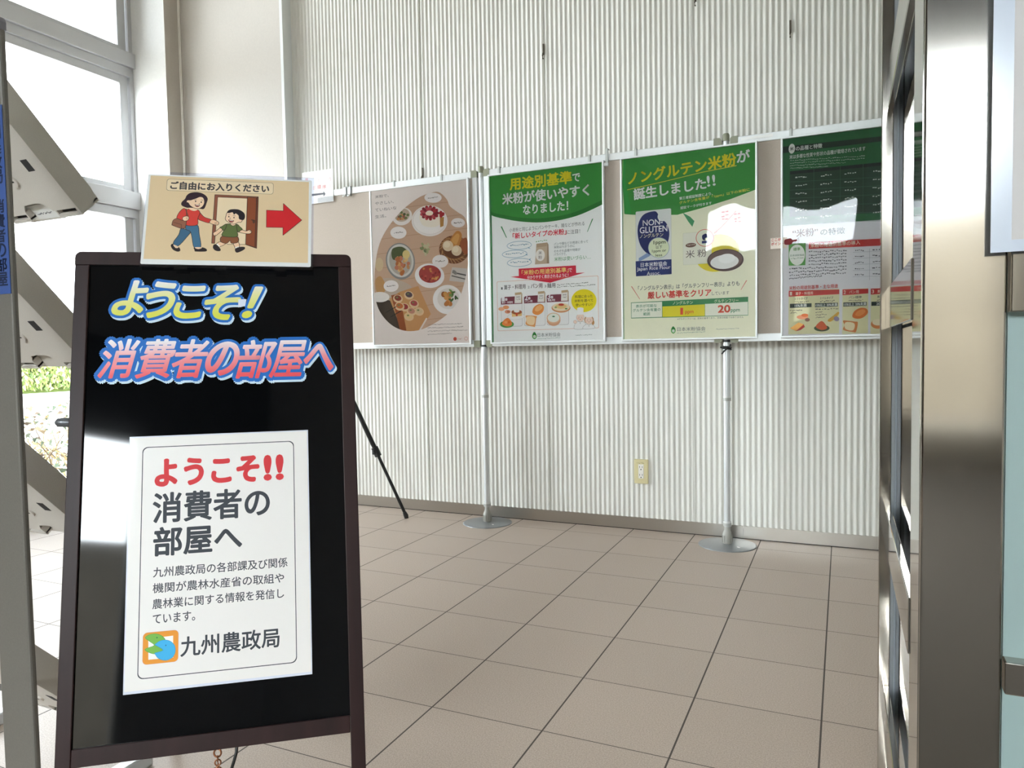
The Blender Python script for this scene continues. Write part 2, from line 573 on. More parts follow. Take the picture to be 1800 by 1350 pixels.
# ---- plain wall left of the corrugated panels, its corner bead, and the window pier
b = MB(); b.box(-1.67, -0.873, 0.075, 0.30, 0.0, 3.9, PAINT)
struct(b.build('wall_back_plain'))
b = MB(); b.box(-0.873, -0.852, 0.0735, 0.28, 0.0, 3.9, ALU_W, 0.0012)
struct(b.build('trim_1'))
b = MB(); b.box(-2.12, -1.67, -0.05, 0.30, 0.0, 3.9, PAINT_LIT)
struct(b.build('wall_left'))
b = MB(); b.box(-1.671, -1.6695, -0.0495, 0.0755, 0.0, 3.9, PAINT_SHADE)
struct(b.build('pier_shade_skin'))  # thin darker skin that paints the shade onto the pier's inner face
b = MB(); b.box(-1.67, -0.873, 0.067, 0.0765, 0.0, 0.0617, STEEL)
struct(b.build('baseboard_left'))

# ---- glazed left wall
def glazed(name, axis_x, yA, yB, mull, rows, body):
    """aluminium curtain window in the plane x = axis_x between yA and yB; rows = glass bottoms and tops"""
    b = MB()
    X = axis_x
    b.box(X - 0.06, X + 0.012, yB - 0.026, yB, 0.0, 3.9, SASH, 0.002)
    b.box(X - 0.06, X + 0.012, yA, yA + 0.026, 0.0, 3.9, SASH, 0.002)
    for y in mull: b.box(X - 0.06, X + 0.030, y - 0.035, y + 0.035, 0.0, 3.9, SASH, 0.003)
    for z0, z1 in body: b.box(X - 0.06, X + 0.036, yA, yB + 0.0, z0, z1, SASH, 0.003)
    for z0, z1 in body[:-1]:
        b.box(X - 0.06, X + 0.016, yA, yB - 0.02, z0 - 0.055, z0, SASH, 0.002)
    o = struct(b.build(name))
    cuts = [yA] + list(mull) + [yB]
    for i in range(len(cuts) - 1):
        a = cuts[i] + (0.026 if i == 0 else 0.035); c = cuts[i + 1] - (0.034 if i == len(cuts) - 2 else 0.035)
        for g0, g1 in rows:
            s = MB()
            w = 0.055
            s.box(X - 0.035, X - 0.002, a, a + w, g0 - 0.036, g1 + 0.05, SASH, 0.002)
            s.box(X - 0.035, X - 0.002, c - w, c, g0 - 0.036, g1 + 0.05, SASH, 0.002)
            s.box(X - 0.034, X - 0.003, a, c, g0 - 0.036, g0, SASH, 0.002)
            s.box(X - 0.034, X - 0.003, a, c, g1, g1 + 0.05, SASH, 0.002)
            so = s.build('sash', o)
            p = MB()
            p._geo([(X - 0.018, a + w - 0.005, g0 - 0.005), (X - 0.018, c - w + 0.005, g0 - 0.005), (X - 0.018, c - w + 0.005, g1 + 0.005), (X - 0.018, a + w - 0.005, g1 + 0.005)], [(0, 1, 2, 3)], GLASS)
            p.build('window_pane', so)
    return o
glazed('window_1', -1.97, -2.45, -0.05, (), ((0.16, 1.80), (1.973, 2.605), (2.836, 3.80)),
       ((2.710, 2.801), (1.827, 1.936), (0.0, 0.124)))
b = MB(); b.box(-2.12, -1.80, -8.0, -2.45, 0.0, 3.9, PAINT)
struct(b.build('wall_left_solid'))

# ---- entrance wall behind the viewer, a band of glazing over a dado; right wall; ceiling
DADO = mat('dado_paint', '#c4bcb0', rough=0.6)
GX0, GX1, GZ0, GZ1 = 0.12, 3.30, 0.20, 2.95
b = MB()
b.box(-2.12, 4.75, -8.15, -8.0, 0.0, GZ0, DADO)
b.box(-2.12, 4.75, -8.15, -8.0, GZ1, 3.9, mat('dark_fascia', '#4c463f', rough=0.6))
b.box(-2.12, GX0, -8.15, -8.0, GZ0, GZ1, PAINT)
b.box(GX1, 4.75, -8.15, -8.0, GZ0, GZ1, PAINT)
struct(b.build('wall_front'))
b = MB()
for x in (GX0 + 0.025, 1.33, 2.54, GX1 - 0.025):
    b.box(x - 0.025, x + 0.025, -8.10, -8.01, GZ0, GZ1, SASH)
for z in (GZ0 + 0.02, GZ1 - 0.02):
    b.box(GX0, GX1, -8.10, -8.02, z - 0.02, z + 0.02, SASH)
w2 = struct(b.build('window_2'))
b = MB(); b._geo([(GX0, -8.06, GZ0), (GX1, -8.06, GZ0), (GX1, -8.06, GZ1), (GX0, -8.06, GZ1)], [(0, 1, 2, 3)], GLASS)
b.build('window_pane', w2)
b = MB(); b.box(0.2, 4.2, -7.9, -2.85, 0.0, 0.006, noisy(mat('added_floor_dark', '#625b54', rough=0.9), 400, 0.2))
struct(b.build('floor_dark_helper'))  # unseen dark slab added to darken the steel post's lower reflection
b = MB(); b.box(4.6, 4.75, -8.0, 0.30, 0.0, 3.9, PAINT)
struct(b.build('wall_right'))
b = MB(); b.box(-2.12, 4.75, -8.15, 0.30, 3.9, 4.05, PAINT)
struct(b.build('ceiling'))

b = MB(); b.box(-12, 14, -11.6, -11.2, -0.04, 2.72, noisy(mat('far_wall_paint', '#857e72', rough=0.9), 3, 0.15))
struct(b.build('wall_outside'))
# ---- outside the window: paving, a canopy soffit
PAVE = noisy(mat('pale_paving', '#c9c7c2', rough=0.8), 6, 0.06)
b = MB(); b.box(-60, -2.12, -40, 40, -0.2, -0.04, PAVE); b.box(-2.12, 60, -40, -8.15, -0.2, -0.04, PAVE)
struct(b.build('ground'))
SOFFIT = mat('white_soffit', '#ededeb', rough=0.7)
SOFFIT_D = mat('soffit_joint', '#a9adb0', rough=0.8)
b = MB()
b.box(-15.5, -10.6, -2.0, 14.0, 3.2, 3.5, SOFFIT)
for k in range(9): b.box(-15.3 + k * 0.55, -15.24 + k * 0.55, -2.0, 14.0, 3.192, 3.2, SOFFIT_D)
struct(b.build('trim_canopy'))
# ================================================================== OUTSIDE
def leaf_quads(b, n, fn, size, mats):
    for i in range(n):
        p, d = fn()
        a = Vector((random.uniform(-1, 1), random.uniform(-1, 1), random.uniform(-1, 1))).normalized()
        c = d.cross(a).normalized()
        L, W = size * random.uniform(0.6, 1.3), size * random.uniform(0.25, 0.4)
        b._geo([p - c * W, p + d * L * 0.5 - c * W * 0.8, p + d * L, p + d * L * 0.5 + c * W], [(0, 1, 2, 3)], random.choice(mats))
GR = [mat('leaf_' + h, h, rough=0.6) for h in ('68803c', '84964e', '9ba664', '566f36')]
DRY = [mat('dry_' + h, h, rough=0.8) for h in ('7d6a45', '5f4e36', '8d7c52', '4b3d2e')]
# tall hedge bank at the far side of the paving
b = MB()
b.box(-18.6, -17.4, -1.0, 16.0, -0.04, 0.95, mat('hedge_core', '#6b7d3c', rough=0.9))
def hp():
    p = Vector((random.uniform(-17.42, -17.2), random.uniform(5.5, 10.5), random.uniform(0.0, 0.75)))
    return p, Vector((random.uniform(-0.15, 0.25), random.uniform(-0.25, 0.25), 1)).normalized()
leaf_quads(b, 5000, hp, 0.15, GR + [mat('leaf_c9c98a', 'c9c98a', rough=0.6)])
o = b.build('hedge')
o['kind'] = 'stuff'
tag(o, 'yellow green hedge bank across the white paving outside the left window', 'hedge')
b = MB(); b.box(-14.2, -14.0, -3, 16, -0.04, 0.11, mat('kerb_stone', '#9a9c9b', rough=0.8), 0.01)
tag(b.build('kerb'), 'grey kerb stone in front of the green hedge outside', 'kerb')
# twiggy shrub against the window
rt = empty('shrub', (-3.0, 0.25, -0.04))
tag(rt, 'low tangled shrub with dry straw coloured twigs just outside the window', 'shrub')
b = MB()
for i in range(240):
    p = Vector((random.uniform(-0.9, 0.45), random.uniform(-1.9, 1.3), random.uniform(0.0, 0.2)))
    d = Vector((random.uniform(-0.6, 0.6), random.uniform(-0.8, 0.8), random.uniform(0.3, 1))).normalized()
    pts = [p]
    L = random.uniform(0.25, 0.55)
    for k in range(5):
        pts.append(pts[-1] + d * L / 5)
        d = (d + Vector((random.uniform(-.35, .35), random.uniform(-.35, .35), random.uniform(-.35, .15)))).normalized()
    b.tube(pts, [0.006, 0.005, 0.0045, 0.004, 0.003, 0.002], random.choice(DRY), seg=5)
b.build('twigs', rt)
b = MB()
def sp():
    p = Vector((random.uniform(-0.9, 0.60), random.uniform(-1.9, 1.3), random.uniform(0.0, 0.56)))
    return p, Vector((random.uniform(-1, 1), random.uniform(-1, 1), random.uniform(-0.3, 1))).normalized()
leaf_quads(b, 2600, sp, 0.05, [mat('leaf_' + h, h, rough=0.7) for h in ('3c4a34', '4a5540', '5c6350', '2f3c2a')] + DRY)
b.build('foliage', rt)

# ================================================================== DISPLAY STAND: poles, panels
def pole(x, y, label):
    t = empty('display_pole', (x, y, 0))
    tag(t, label, 'pole', 'poles of the display stand')
    b = MB(); b.lathe([(0.0, 0.008), (0.05, 0.0075), (0.120, 0.0035), (0.1275, 0.002), (0.1275, 0.0)], (0, 0, 0), BASEGREY, 48)
    b.prism([(-0.004, -0.082), (0.004, -0.082), (0.004, -0.055), (-0.004, -0.055)], 0.0062, 0.0066, PAPER, 'z', Matrix.Rotation(math.radians(48), 4, 'Z'))
    b.build('base_disc', t)
    b = MB()
    prof = [(0.012, 0.006), (0.020, 0.008), (0.0215, 0.012), (0.0215, 0.045), (0.017, 0.060), (0.013, 0.066), (0.0125, 0.085)]
    b.lathe(prof, (0, 0, 0), mat('warm_grey_plastic', '#a19f97', rough=0.4), 24)
    for k in range(12):
        a = 2 * PI * k / 12
        b.box(-0.0018, 0.0018, 0.0205, 0.0235, 0.014, 0.044, mat('warm_grey_plastic', '', 0), 0, Matrix.Rotation(a, 4, 'Z'))
    b.build('foot_knob', t)
    b = MB(); b.tube([(0, 0, 0.085), (0, 0, 0.66)], 0.0145, ALU, 20)
    b.build('lower_tube', t)
    b = MB(); b.tube([(0, 0, 0.66), (0, 0, 0.915)], 0.0165, ALU, 20)
    b.build('upper_tube', t)
    for z in (0.098, 0.665):
        b = MB(); b.tube([(0, 0, z - 0.011), (0, 0, z + 0.003)], 0.0185, mat('collar_grey', '#b0b0ac', rough=0.4), 20)
        b.tube([(0, 0, z + 0.003), (0, 0, z + 0.012)], 0.0175, mat('collar_light', '#d7d8d6', rough=0.3), 20)
        b.build('collar', t)
    b = MB(); b.tube([(0, 0, 0.915), (0, 0, 1.801)], 0.0135, ALU, 20)
    b.tube([(0, 0, 0.917), (0, 0, 0.927)], 0.0155, BLACK, 20)
    b.build('panel_tube', t)
    b = MB(); b.tube([(0, 0, 1.801), (0, 0, 1.828), (0, 0, 1.835)], [0.0152, 0.0152, 0.0115], CAPGREEN, 20)
    b.build('top_cap', t)
    return t
pole(0.457, 0.016, 'silver display pole standing just right of the food photo poster')
pole(1.669, 0.016, 'silver display pole under the yellow green poster, black cord knotted on it')
def panel(x0, x1, label):
    t = empty('display_board', ((x0 + x1) / 2, 0.016, 0.918))
    tag(t, label, 'pin board', 'pin boards of the display stand')
    w = (x1 - x0) / 2; H = 0.895
    b = MB(); b.box(-w + 0.02, w - 0.02, -0.006, 0.006, 0.02, H - 0.02, CORK)
    b.build('pin_sheet', t)
    def rail(name, a): q = MB(); q.box(*a, ALU_W, 0.0025); q.build(name, t)
    rail('top_rail', (-w + 0.024, w - 0.024, -0.0125, 0.0125, H - 0.034, H))
    rail('bottom_rail', (-w + 0.024, w - 0.024, -0.0125, 0.0125, 0, 0.034))
    rail('side_rail', (-w, -w + 0.026, -0.0125, 0.0125, 0.030, H - 0.030))
    rail('side_rail', (w - 0.026, w, -0.0125, 0.0125, 0.030, H - 0.030))
    for sx in (-1, 1):
        for z0, z1, r in ((H - 0.032, H + 0.004, 1), (-0.004, 0.032, 0)):
            q = MB()
            xa = w + 0.0015; xb = w - 0.032
            pts = [(sx * xb, z0), (sx * xa, z0), (sx * xa, z1 - (0.008 if r else 0)), (sx * (xa - 0.008), z1), (sx * xb, z1)] if r else \
                  [(sx * xb, z0), (sx * (xa - 0.008), z0), (sx * xa, z0 + 0.008), (sx * xa, z1), (sx * xb, z1)]
            q.prism(pts, -0.0145, 0.0145, CAPGREEN)
            q.build('corner_cap', t)
    return t
panel(-0.737, 0.437, 'silver framed taupe pin board behind the food photo poster')
panel(0.477, 1.649, 'silver framed taupe pin board behind the white rice flour poster with round green head')
panel(1.689, 2.861, 'silver framed taupe pin board behind the dark green poster at the glass door')

# ---- posters in slim silver frames
def poster(x, z0, name_label, waves, hooks):
    W, H = 0.607, 0.850
    t = empty('poster', (x + W / 2, -0.008, z0))
    tag(t, name_label, 'poster', 'framed posters on the display panels')
    b = MB(); w, h = W / 2, H
    fm = 0.008
    D0, D1 = -0.0095, 0.0085
    for a in ((-w, w, D0, D1, h - fm, h), (-w, w, D0, D1, 0, fm), (-w, -w + fm, D0, D1, fm, h - fm), (w - fm, w, D0, D1, fm, h - fm)):
        b.box(*a, ALU_W, 0.0015)
    b.build('frame', t)
    # clear sheet, slightly wavy
    b = MB()
    nx, nz = 40, 56
    v, f = [], []
    amp, kx, kz, ph, vert = waves
    for j in range(nz + 1):
        for i in range(nx + 1):
            u, q = i / nx, j / nz
            y = amp * (math.sin(kx * u * 2 * PI + ph + 1.3 * math.sin(3.1 * q + ph)) * vert + 0.6 * math.sin(kz * q * 2 * PI + 2 * ph + 2.0 * u) + 0.35 * math.sin(9 * u + 7 * q + ph))
            e = min(u, 1 - u, q, 1 - q)
            y *= min(1, e * 8)
            v.append((-w + fm + u * (W - 2 * fm), -0.0048 + y, fm + q * (h - 2 * fm)))
    for j in range(nz):
        for i in range(nx):
            a = j * (nx + 1) + i
            f.append((a, a + 1, a + nx + 2, a + nx + 1))
    b._geo(v, f, COVER, True)
    b.build('clear_cover', t)
    for hx in hooks:
        b = MB()
        b.box(hx - 0.005, hx + 0.005, 0.0088, 0.0106, h - 0.02, h + 0.038, mat('clear_hook', '#c6cac6', rough=0.3))
        b.box(hx - 0.005, hx + 0.005, 0.0088, 0.038, h + 0.036, h + 0.038, mat('clear_hook', '', 0))
        b.box(hx + 0.005, hx + 0.0075, 0.0084, 0.0108, h + 0.004, h + 0.037, mat('hook_edge', '#6d706c', rough=0.4))
        b.build('hook', t)
    return t, W, H
def art(src, W, H, frac=1.0):
    return Sheet(src, [(-W / 2, H), (-W / 2 + W * frac, H), (-W / 2 + W * frac, 0), (-W / 2, 0)])

# ---------- P1: food photograph poster (measured on a 3.375x crop)
t, W, H = poster(-0.209, 0.931, 'beige poster of food dishes in a rice grain shaped photo, nearest the window', (0.0007, 2.2, 0.5, 0.3, 1.0), (-0.156, 0.137))
s = art([(513, 262), (1105, 178), (1118, 1168), (540, 1175)], W, H)
s.ground(-W / 2 + 0.006, W / 2 - 0.006, 0.006, H - 0.006, mat('poster_beige', '#f3e9e2', rough=0.6))
s.clip = (-W / 2 + 0.006, W / 2 - 0.006, 0.006, H - 0.006)
s.blob([(925, 240), (1000, 300), (1110, 400), (1150, 600), (1110, 800), (1010, 990), (860, 1110), (700, 1110), (560, 1000), (510, 850), (510, 660), (570, 480), (690, 350), (810, 270)], '#cfae93')
for i in range(9):
    y = 330 + i * 85
    s.line([(520, y + 60), (800, y + 20), (1110, y - 20)], 3, '#c09a7c')
s.poly([(520, 900), (640, 830), (700, 1090), (560, 1080)], '#4d4034')
s.blob([(560, 800), (640, 780), (760, 830), (700, 900), (600, 900)], '#c7b6a4')
# grey bowl with green and potatoes
s.ell(694, 680, 86, 108, '#8f8e8b', -0.15); s.ell(694, 677, 78, 98, '#d7d6d0', -0.15); s.ell(694, 677, 66, 84, '#b8b2a6', -0.15)
s.blob([(645, 610), (700, 595), (735, 625), (700, 660), (650, 670)], '#56613a')
for i in range(22):
    a = random.random() * 2 * PI; r = random.random() ** 0.5
    s.ell(702 + 45 * r * math.cos(a), 705 + 52 * r * math.sin(a), random.uniform(9, 17), random.uniform(8, 14), random.choice(['#c98f5c', '#d7a86a', '#b9703e', '#e0be83', '#c77f60']), random.random() * 3, 12)
s.ell(728, 640, 22, 26, '#e4cf8a')
# plate with salad at upper left
s.ell(705, 415, 60, 52, '#ece6e0', -0.4); s.ell(705, 408, 46, 38, '#c9b7a2', -0.4)
for i in range(14):
    s.ell(705 + random.uniform(-36, 34), 408 + random.uniform(-26, 24), 9, 8, random.choice(['#9b5f4c', '#cf9a63', '#70804e', '#b97a5a', '#55603c']), 0, 10)
# cake with strawberries on a glass stand
s.ell(868, 440, 108, 92, '#efe9e4'); s.ell(868, 438, 98, 82, '#f4efea', 0, line='#dcd3cc', w=2)
s.blob([(815, 400), (935, 400), (938, 450), (905, 475), (850, 475), (818, 455)], '#f3ead9')
s.poly([(930, 420), (955, 415), (952, 470), (932, 478)], '#bd8a45')
for i in range(26):
    a = 2 * PI * i / 13
    r = 1.0 if i < 13 else 0.72
    s.ell(868 + 46 * r * math.cos(a), 393 + 34 * r * math.sin(a), 12, 10, random.choice(['#b8323a', '#a32630', '#c8515a', '#8f2433']), a, 10)
s.ell(866, 396, 22, 13, '#f3e6cf')
for q in ((935, 392), (948, 400), (938, 408)): s.ell(q[0], q[1], 10, 13, '#b22f33', 0.4, 12)
# bread basket
s.ell(1015, 610, 90, 84, '#7a4b2b'); s.ell(1015, 602, 80, 72, '#9c6a3f'); s.ell(1015, 606, 68, 58, '#6b3f24')
for i in range(26):
    a = 2 * PI * i / 26
    s.line([(1015 + 88 * math.cos(a), 610 + 82 * math.sin(a)), (1015 + 70 * math.cos(a + .25), 604 + 62 * math.sin(a + .25))], 3, random.choice(['#b98a58', '#5d381f', '#c79c6a']))
s.blob([(990, 560), (1030, 500), (1062, 520), (1045, 590), (1010, 600)], '#c98a45'); s.blob([(1000, 555), (1032, 515), (1048, 530), (1028, 580)], '#dba55d')
s.blob([(1050, 570), (1090, 540), (1100, 620), (1075, 635)], '#a35a36')
for q in ((978, 588, 32), (1030, 616, 31)): s.ell(q[0], q[1], q[2], q[2], '#e3cfae'); s.ell(q[0] - 6, q[1] - 7, q[2] * .6, q[2] * .55, '#efe2c8')
# small green plant, chili bowl
for i in range(14): s.ell(840 + random.uniform(-24, 26), 610 + random.uniform(-30, 32), 11, 7, random.choice(['#a9ab7c', '#8a9465', '#c6c29a', '#74805a']), random.random() * 3, 10)
s.ell(868, 765, 88, 72, '#f1eeec', 0.1); s.ell(870, 755, 66, 52, '#a8403a', 0.1)
for i in range(30):
    a = random.random() * 2 * PI; r = random.random() ** 0.5
    s.ell(870 + 58 * r * math.cos(a), 755 + 44 * r * math.sin(a), 8, 6, random.choice(['#c0584a', '#cf8a4a', '#8d2f2f', '#d9a563', '#b04a40']), random.random() * 3, 9)
# cutlery on a napkin
s.poly([(1003, 715), (1092, 722), (1088, 805), (985, 795)], '#cfc8c0')
s.line([(1005, 745), (1085, 762)], 7, '#5b5752'); s.line([(1000, 765), (1082, 785)], 6, '#6a6660'); s.ell(1018, 745, 17, 10, '#8d8983', 0.8)
# plate with fried pieces and greens
s.ell(975, 905, 88, 86, '#f0ece8'); s.ell(980, 900, 66, 62, '#e3dcd5')
for i in range(9): s.ell(965 + random.uniform(-24, 24), 905 + random.uniform(-34, 36), 17, 14, random.choice(['#b8763a', '#c98a4b', '#9c5f30', '#d19a52']), random.random() * 3, 12)
for i in range(9): s.ell(1010 + random.uniform(-18, 22), 878 + random.uniform(-28, 30), 14, 6, random.choice(['#55743a', '#7d974d', '#3d5a2c']), random.random() * 3, 10)
# canape board, buns, mug
s.poly([(690, 860), (800, 825), (875, 990), (800, 1090), (705, 1090), (630, 900)], '#cf9c66')
s.poly([(640, 880), (690, 870), (730, 1085), (695, 1092)], '#a0562f')
for q in ((680, 900, '#8f4335'), (745, 880, '#5d4b52'), (775, 930, '#b34d4c'), (720, 950, '#a33b38'), (805, 975, '#d9c49a'), (745, 1005, '#e3cb93'), (690, 945, '#c7703d'), (760, 975, '#c98f7b')):
    s.ell(q[0], q[1], 29, 24, '#e4c99f', 0.3, 18); s.ell(q[0], q[1] - 4, 21, 16, q[2], 0.3, 14); s.ell(q[0] - 5, q[1] - 8, 7, 5, '#7c8a52', 0, 8)
s.blob([(548, 790), (580, 770), (610, 830), (590, 870), (555, 860)], '#c79a63')
s.ell(575, 890, 55, 30, '#ece6df'); s.ell(570, 700, 24, 40, '#d8c39c')
for q in ((668, 985), (640, 960)): s.line([(q[0] - 30, q[1] + 20), (q[0] + 30, q[1] - 14)], 4, '#2e2822')
s.line([(800, 1100), (850, 1015)], 9, '#e7ddd2')
# paper balloons with captions
for cx, cy, rx, ry in ((890, 302, 52, 30), (683, 512, 48, 36), (1040, 450, 42, 28), (932, 680, 48, 38), (640, 826, 44, 34)):
    s.ell(cx, cy, rx, ry, '#f2ece8'); s.greek((cx - rx * .6, cy + 1), (cx + rx * .6, cy - 3), 12, '#6b5d57', 7)
# mask: everything outside the grain
grain = spline([(925, 268), (972, 310), (992, 352), (1040, 388), (1085, 425), (1104, 520), (1102, 660), (1085, 770), (1045, 900), (985, 980), (900, 1042), (810, 1082), (720, 1086), (640, 1050), (575, 975), (545, 880), (543, 760), (556, 640), (585, 545), (640, 455), (710, 375), (800, 305), (870, 275)], 5)
s.clip = None
lim = (W / 2 - 0.006, H - 0.006, 0.006)
G = [(min(max(p[0], -lim[0]), lim[0]), p[1]) for p in (s.m(q) for q in grain)]
gcx = sum(p[0] for p in G) / len(G); gcz = sum(p[1] for p in G) / len(G)
lim = (W / 2 - 0.006, H - 0.006, 0.006)
def edge_pt(p):
    dx, dz = p[0] - gcx, p[1] - gcz
    k = 1e9
    if dx > 0: k = min(k, (lim[0] - gcx) / dx)
    if dx < 0: k = min(k, (-lim[0] - gcx) / dx)
    if dz > 0: k = min(k, (lim[1] - gcz) / dz)
    if dz < 0: k = min(k, (lim[2] - gcz) / dz)
    return (gcx + dx * max(k, 1), gcz + dz * max(k, 1))
s.y -= s.step
corners = [(lim[0], lim[1]), (lim[0], lim[2]), (-lim[0], lim[2]), (-lim[0], lim[1])]
E_ = [edge_pt(p) for p in G]
for i in range(len(G)):
    j = (i + 1) % len(G)
    q = [G[i], E_[i], E_[j], G[j]]
    for c in corners:
        a0 = math.atan2(E_[i][1] - gcz, E_[i][0] - gcx); a1 = math.atan2(E_[j][1] - gcz, E_[j][0] - gcx); ac = math.atan2(c[1] - gcz, c[0] - gcx)
        d1 = (a1 - a0 + PI) % (2 * PI) - PI; dc = (ac - a0 + PI) % (2 * PI) - PI
        if abs(dc) < abs(d1) and dc * d1 > 0 and abs(d1) < 1: q = [G[i], E_[i], c, E_[j], G[j]]
    s.b._geo([(x, s.y, z) for x, z in q], [tuple(range(len(q)))], mat('poster_beige', '', 0))
for i, (tx, x1, y) in enumerate((('米粉で、', 625, 298), ('やさしい、', 655, 336), ('ていねいな', 672, 374), ('生活。', 610, 418))):
    s.text(tx, (545, y + 2), (x1, y - 6), 19, '#7a6f6b')
for k in range(4): s.greek((855, 1052 + k * 19), ((1060, 1068, 1095, 1000)[k], 1046 + k * 19), 8, '#8f827b', 30)
s.ell(1019, 1136, 10, 11, '#d2553f'); s.greek((1035, 1136), (1060, 1134), 9, '#c98a7c', 5); s.ell(1085, 1134, 9, 10, None, 0, 20, '#d9907c', 2)
s.build('printed_sheet', t)

# ---------- P2: white poster with the round green head (3.377x crop)
t, W, H = poster(0.509, 0.931, 'white rice flour poster with a rounded green head and yellow heading', (0.0005, 1.4, 0.5, 1.1, 0.6), (-0.249, 0.227))
s = art([(65, 235), (748, 140), (765, 1215), (85, 1228)], W, H)
GREEN, GREEN2, YEL, RED, WHT, GRY = '#3f9a41', '#2f8036', '#f2e22c', '#dc3048', '#ffffff', '#5f6462'
s.ground(-W / 2 + 0.006, W / 2 - 0.006, 0.006, H - 0.006, mat('poster_white', '#f8f9f6', rough=0.6))
for q in ([(68, 236), (82, 234), (100, 1226), (86, 1228)], [(737, 142), (748, 140), (765, 1215), (753, 1216)], [(86, 1228), (86, 1219), (765, 1206), (765, 1215)]): s.poly(q, '#3c8f52')
arc = [(88, 432), (86, 470), (170, 492), (260, 506), (370, 510), (480, 497), (580, 472), (660, 440), (752, 395)]
s.poly([(68, 238), (748, 142), (752, 396)] + spline(arc, 5, False)[::-1], GREEN2)
arc2 = [(86, 420), (87, 452), (170, 470), (260, 483), (370, 486), (480, 472), (580, 446), (660, 412), (752, 368)]
s.poly([(68, 238), (748, 142), (752, 369)] + spline(arc2, 5, False)[::-1], GREEN)
s.text('用途別基準', (193, 284), (556, 243), 72, YEL, 0.035, res=6)
s.text('で', (562, 245), (606, 241), 46, WHT, 0.03)
s.text('米粉が使いやすく', (150, 368), (660, 322), 66, WHT, 0.035, res=6)
s.text('なりました！', (272, 436), (536, 410), 54, WHT, 0.035)
s.poly([(139, 536), (147, 535), (176, 601), (172, 602)], '#3c8f52'); s.poly([(686, 485), (679, 487), (650, 563), (653, 564)], '#3c8f52')
s.text('小麦粉と同じようにパンやケーキ、麺などが作れる', (190, 553), (634, 518), 24, GRY)
s.text('「新しいタイプの米粉」', (211, 588), (526, 566), 34, RED, 0.03)
s.text('に注目！', (528, 566), (608, 560), 26, GRY)
for cx, cy, rx, ry, n in ((249, 646, 72, 24, 11), (222, 697, 73, 22, 9), (250, 747, 71, 24, 10)):
    s.ell(cx, cy, rx, ry, None, -0.06, 40, '#6f9fb9', 2.2)
    s.greek((cx - rx * .75, cy - 3 + 3), (cx + rx * .75, cy - 6), 12, '#6b93a8', n)
for q in ([(300, 655), (316, 666), (302, 662)], [(290, 695), (300, 704), (285, 704)], [(305, 728), (318, 722), (310, 736)]): s.poly(q, '#6f9fb9')
s.poly([(350, 636), (414, 628), (426, 752), (342, 758)], '#c9b49a'); s.poly([(350, 636), (414, 628), (410, 650), (350, 658)], '#b79f83')
s.poly([(414, 628), (421, 640), (426, 752), (412, 752)], '#a38c72')
s.ell(373, 703, 27, 35, '#f3efe8'); s.text('米', (362, 690), (383, 688), 22, '#57504a'); s.text('粉', (362, 717), (383, 715), 22, '#57504a')
s.greek((346, 622), (414, 616), 12, '#7fb07c', 6)
for k, (tx, xr) in enumerate((('パンや麺などの用途に合って', 656), ('米粉はちがうのに', 577), ('それぞれ品種や特徴が', 610), ('バラバラで、', 528))):
    s.text(tx, (454, 635 + k * 22.5), (xr, 622 + k * 23), 17, '#6d7571')
s.text('米粉は使いづらい…', (456, 724), (672, 714), 25, '#4c9a5a')
s.poly([(198, 832), (247, 827), (246, 784), (584, 763), (586, 808), (638, 805), (432, 866)], RED)
s.text('「米粉の用途別基準」', (264, 806), (540, 790), 30, '#f6e58a', 0.02); s.text('で', (541, 792), (562, 790), 22, WHT)
s.text('分かりやすく表示されるように！', (296, 836), (540, 820), 22, WHT, 0.015)
s.rrect((119, 858), (718, 826), (722, 1134), (122, 1152), 0.006, None, '#e39a72', 3)
s.text('1', (143, 901), (152, 900), 14, GRY); s.text('菓子・料理用', (160, 897), (286, 886), 28, '#5a5350', 0.012)
s.text('2', (300, 893), (310, 892), 14, GRY); s.text('パン用', (318, 889), (386, 881), 28, '#5a5350', 0.012)
s.text('3', (399, 887), (409, 886), 14, GRY); s.text('麺用', (415, 884), (463, 880), 28, '#5a5350', 0.012)
s.greek((472, 880), (660, 864), 11, '#8a8f8b', 18); s.greek((472, 892), (702, 878), 11, '#8a8f8b', 22)
for k, (xa, xb, ya, yb, l1, l2) in enumerate(((143, 268, 952, 1127, '番', '菓子・料理用'), (279, 404, 945, 1123, '番', 'パン用'), (413, 543, 938, 1118, '番', '麺用'))):
    s.rrect((xa, ya), (xb, ya - 7), (xb, yb - 4), (xa, yb), 0.010, '#f4f4f2', '#8d8587', 2.2)
    s.poly([(xa, ya + 44), (xa, ya + 8), (xa + 8, ya), (xb - 10, ya - 7), (xb - 1, ya + 2), (xb, ya + 38)], '#86414f')
    s.text('%d' % (k + 1), (xa + 4, ya + 10), (xa + 20, ya + 9), 28, WHT, 0.03); s.text(l1, (xa + 22, ya + 14), (xa + 38, ya + 13), 15, WHT, 0.02)
    s.text(l2, (xa + 5, ya + 33), (xa + (68 if k == 0 else 48), ya + 29), 13, WHT, 0.015)
    bx = xb - 44
    s.poly([(bx, ya - 26), (bx + 38, ya - 30), (bx + 42, ya + 34), (bx - 2, ya + 36)], '#efece6'); s.poly([(bx, ya - 26), (bx + 38, ya - 30), (bx + 36, ya - 16), (bx + 1, ya - 12)], '#c6ab85')
    s.poly([(bx + 38, ya - 30), (bx + 43, ya - 20), (bx + 42, ya + 34), (bx + 37, ya + 34)], '#b89c76')
    s.text('米粉', (bx + 7, ya), (bx + 30, ya - 2), 9, '#55504b'); s.greek((bx + 6, ya + 14), (bx + 32, ya + 12), 9, '#77726c', 4)
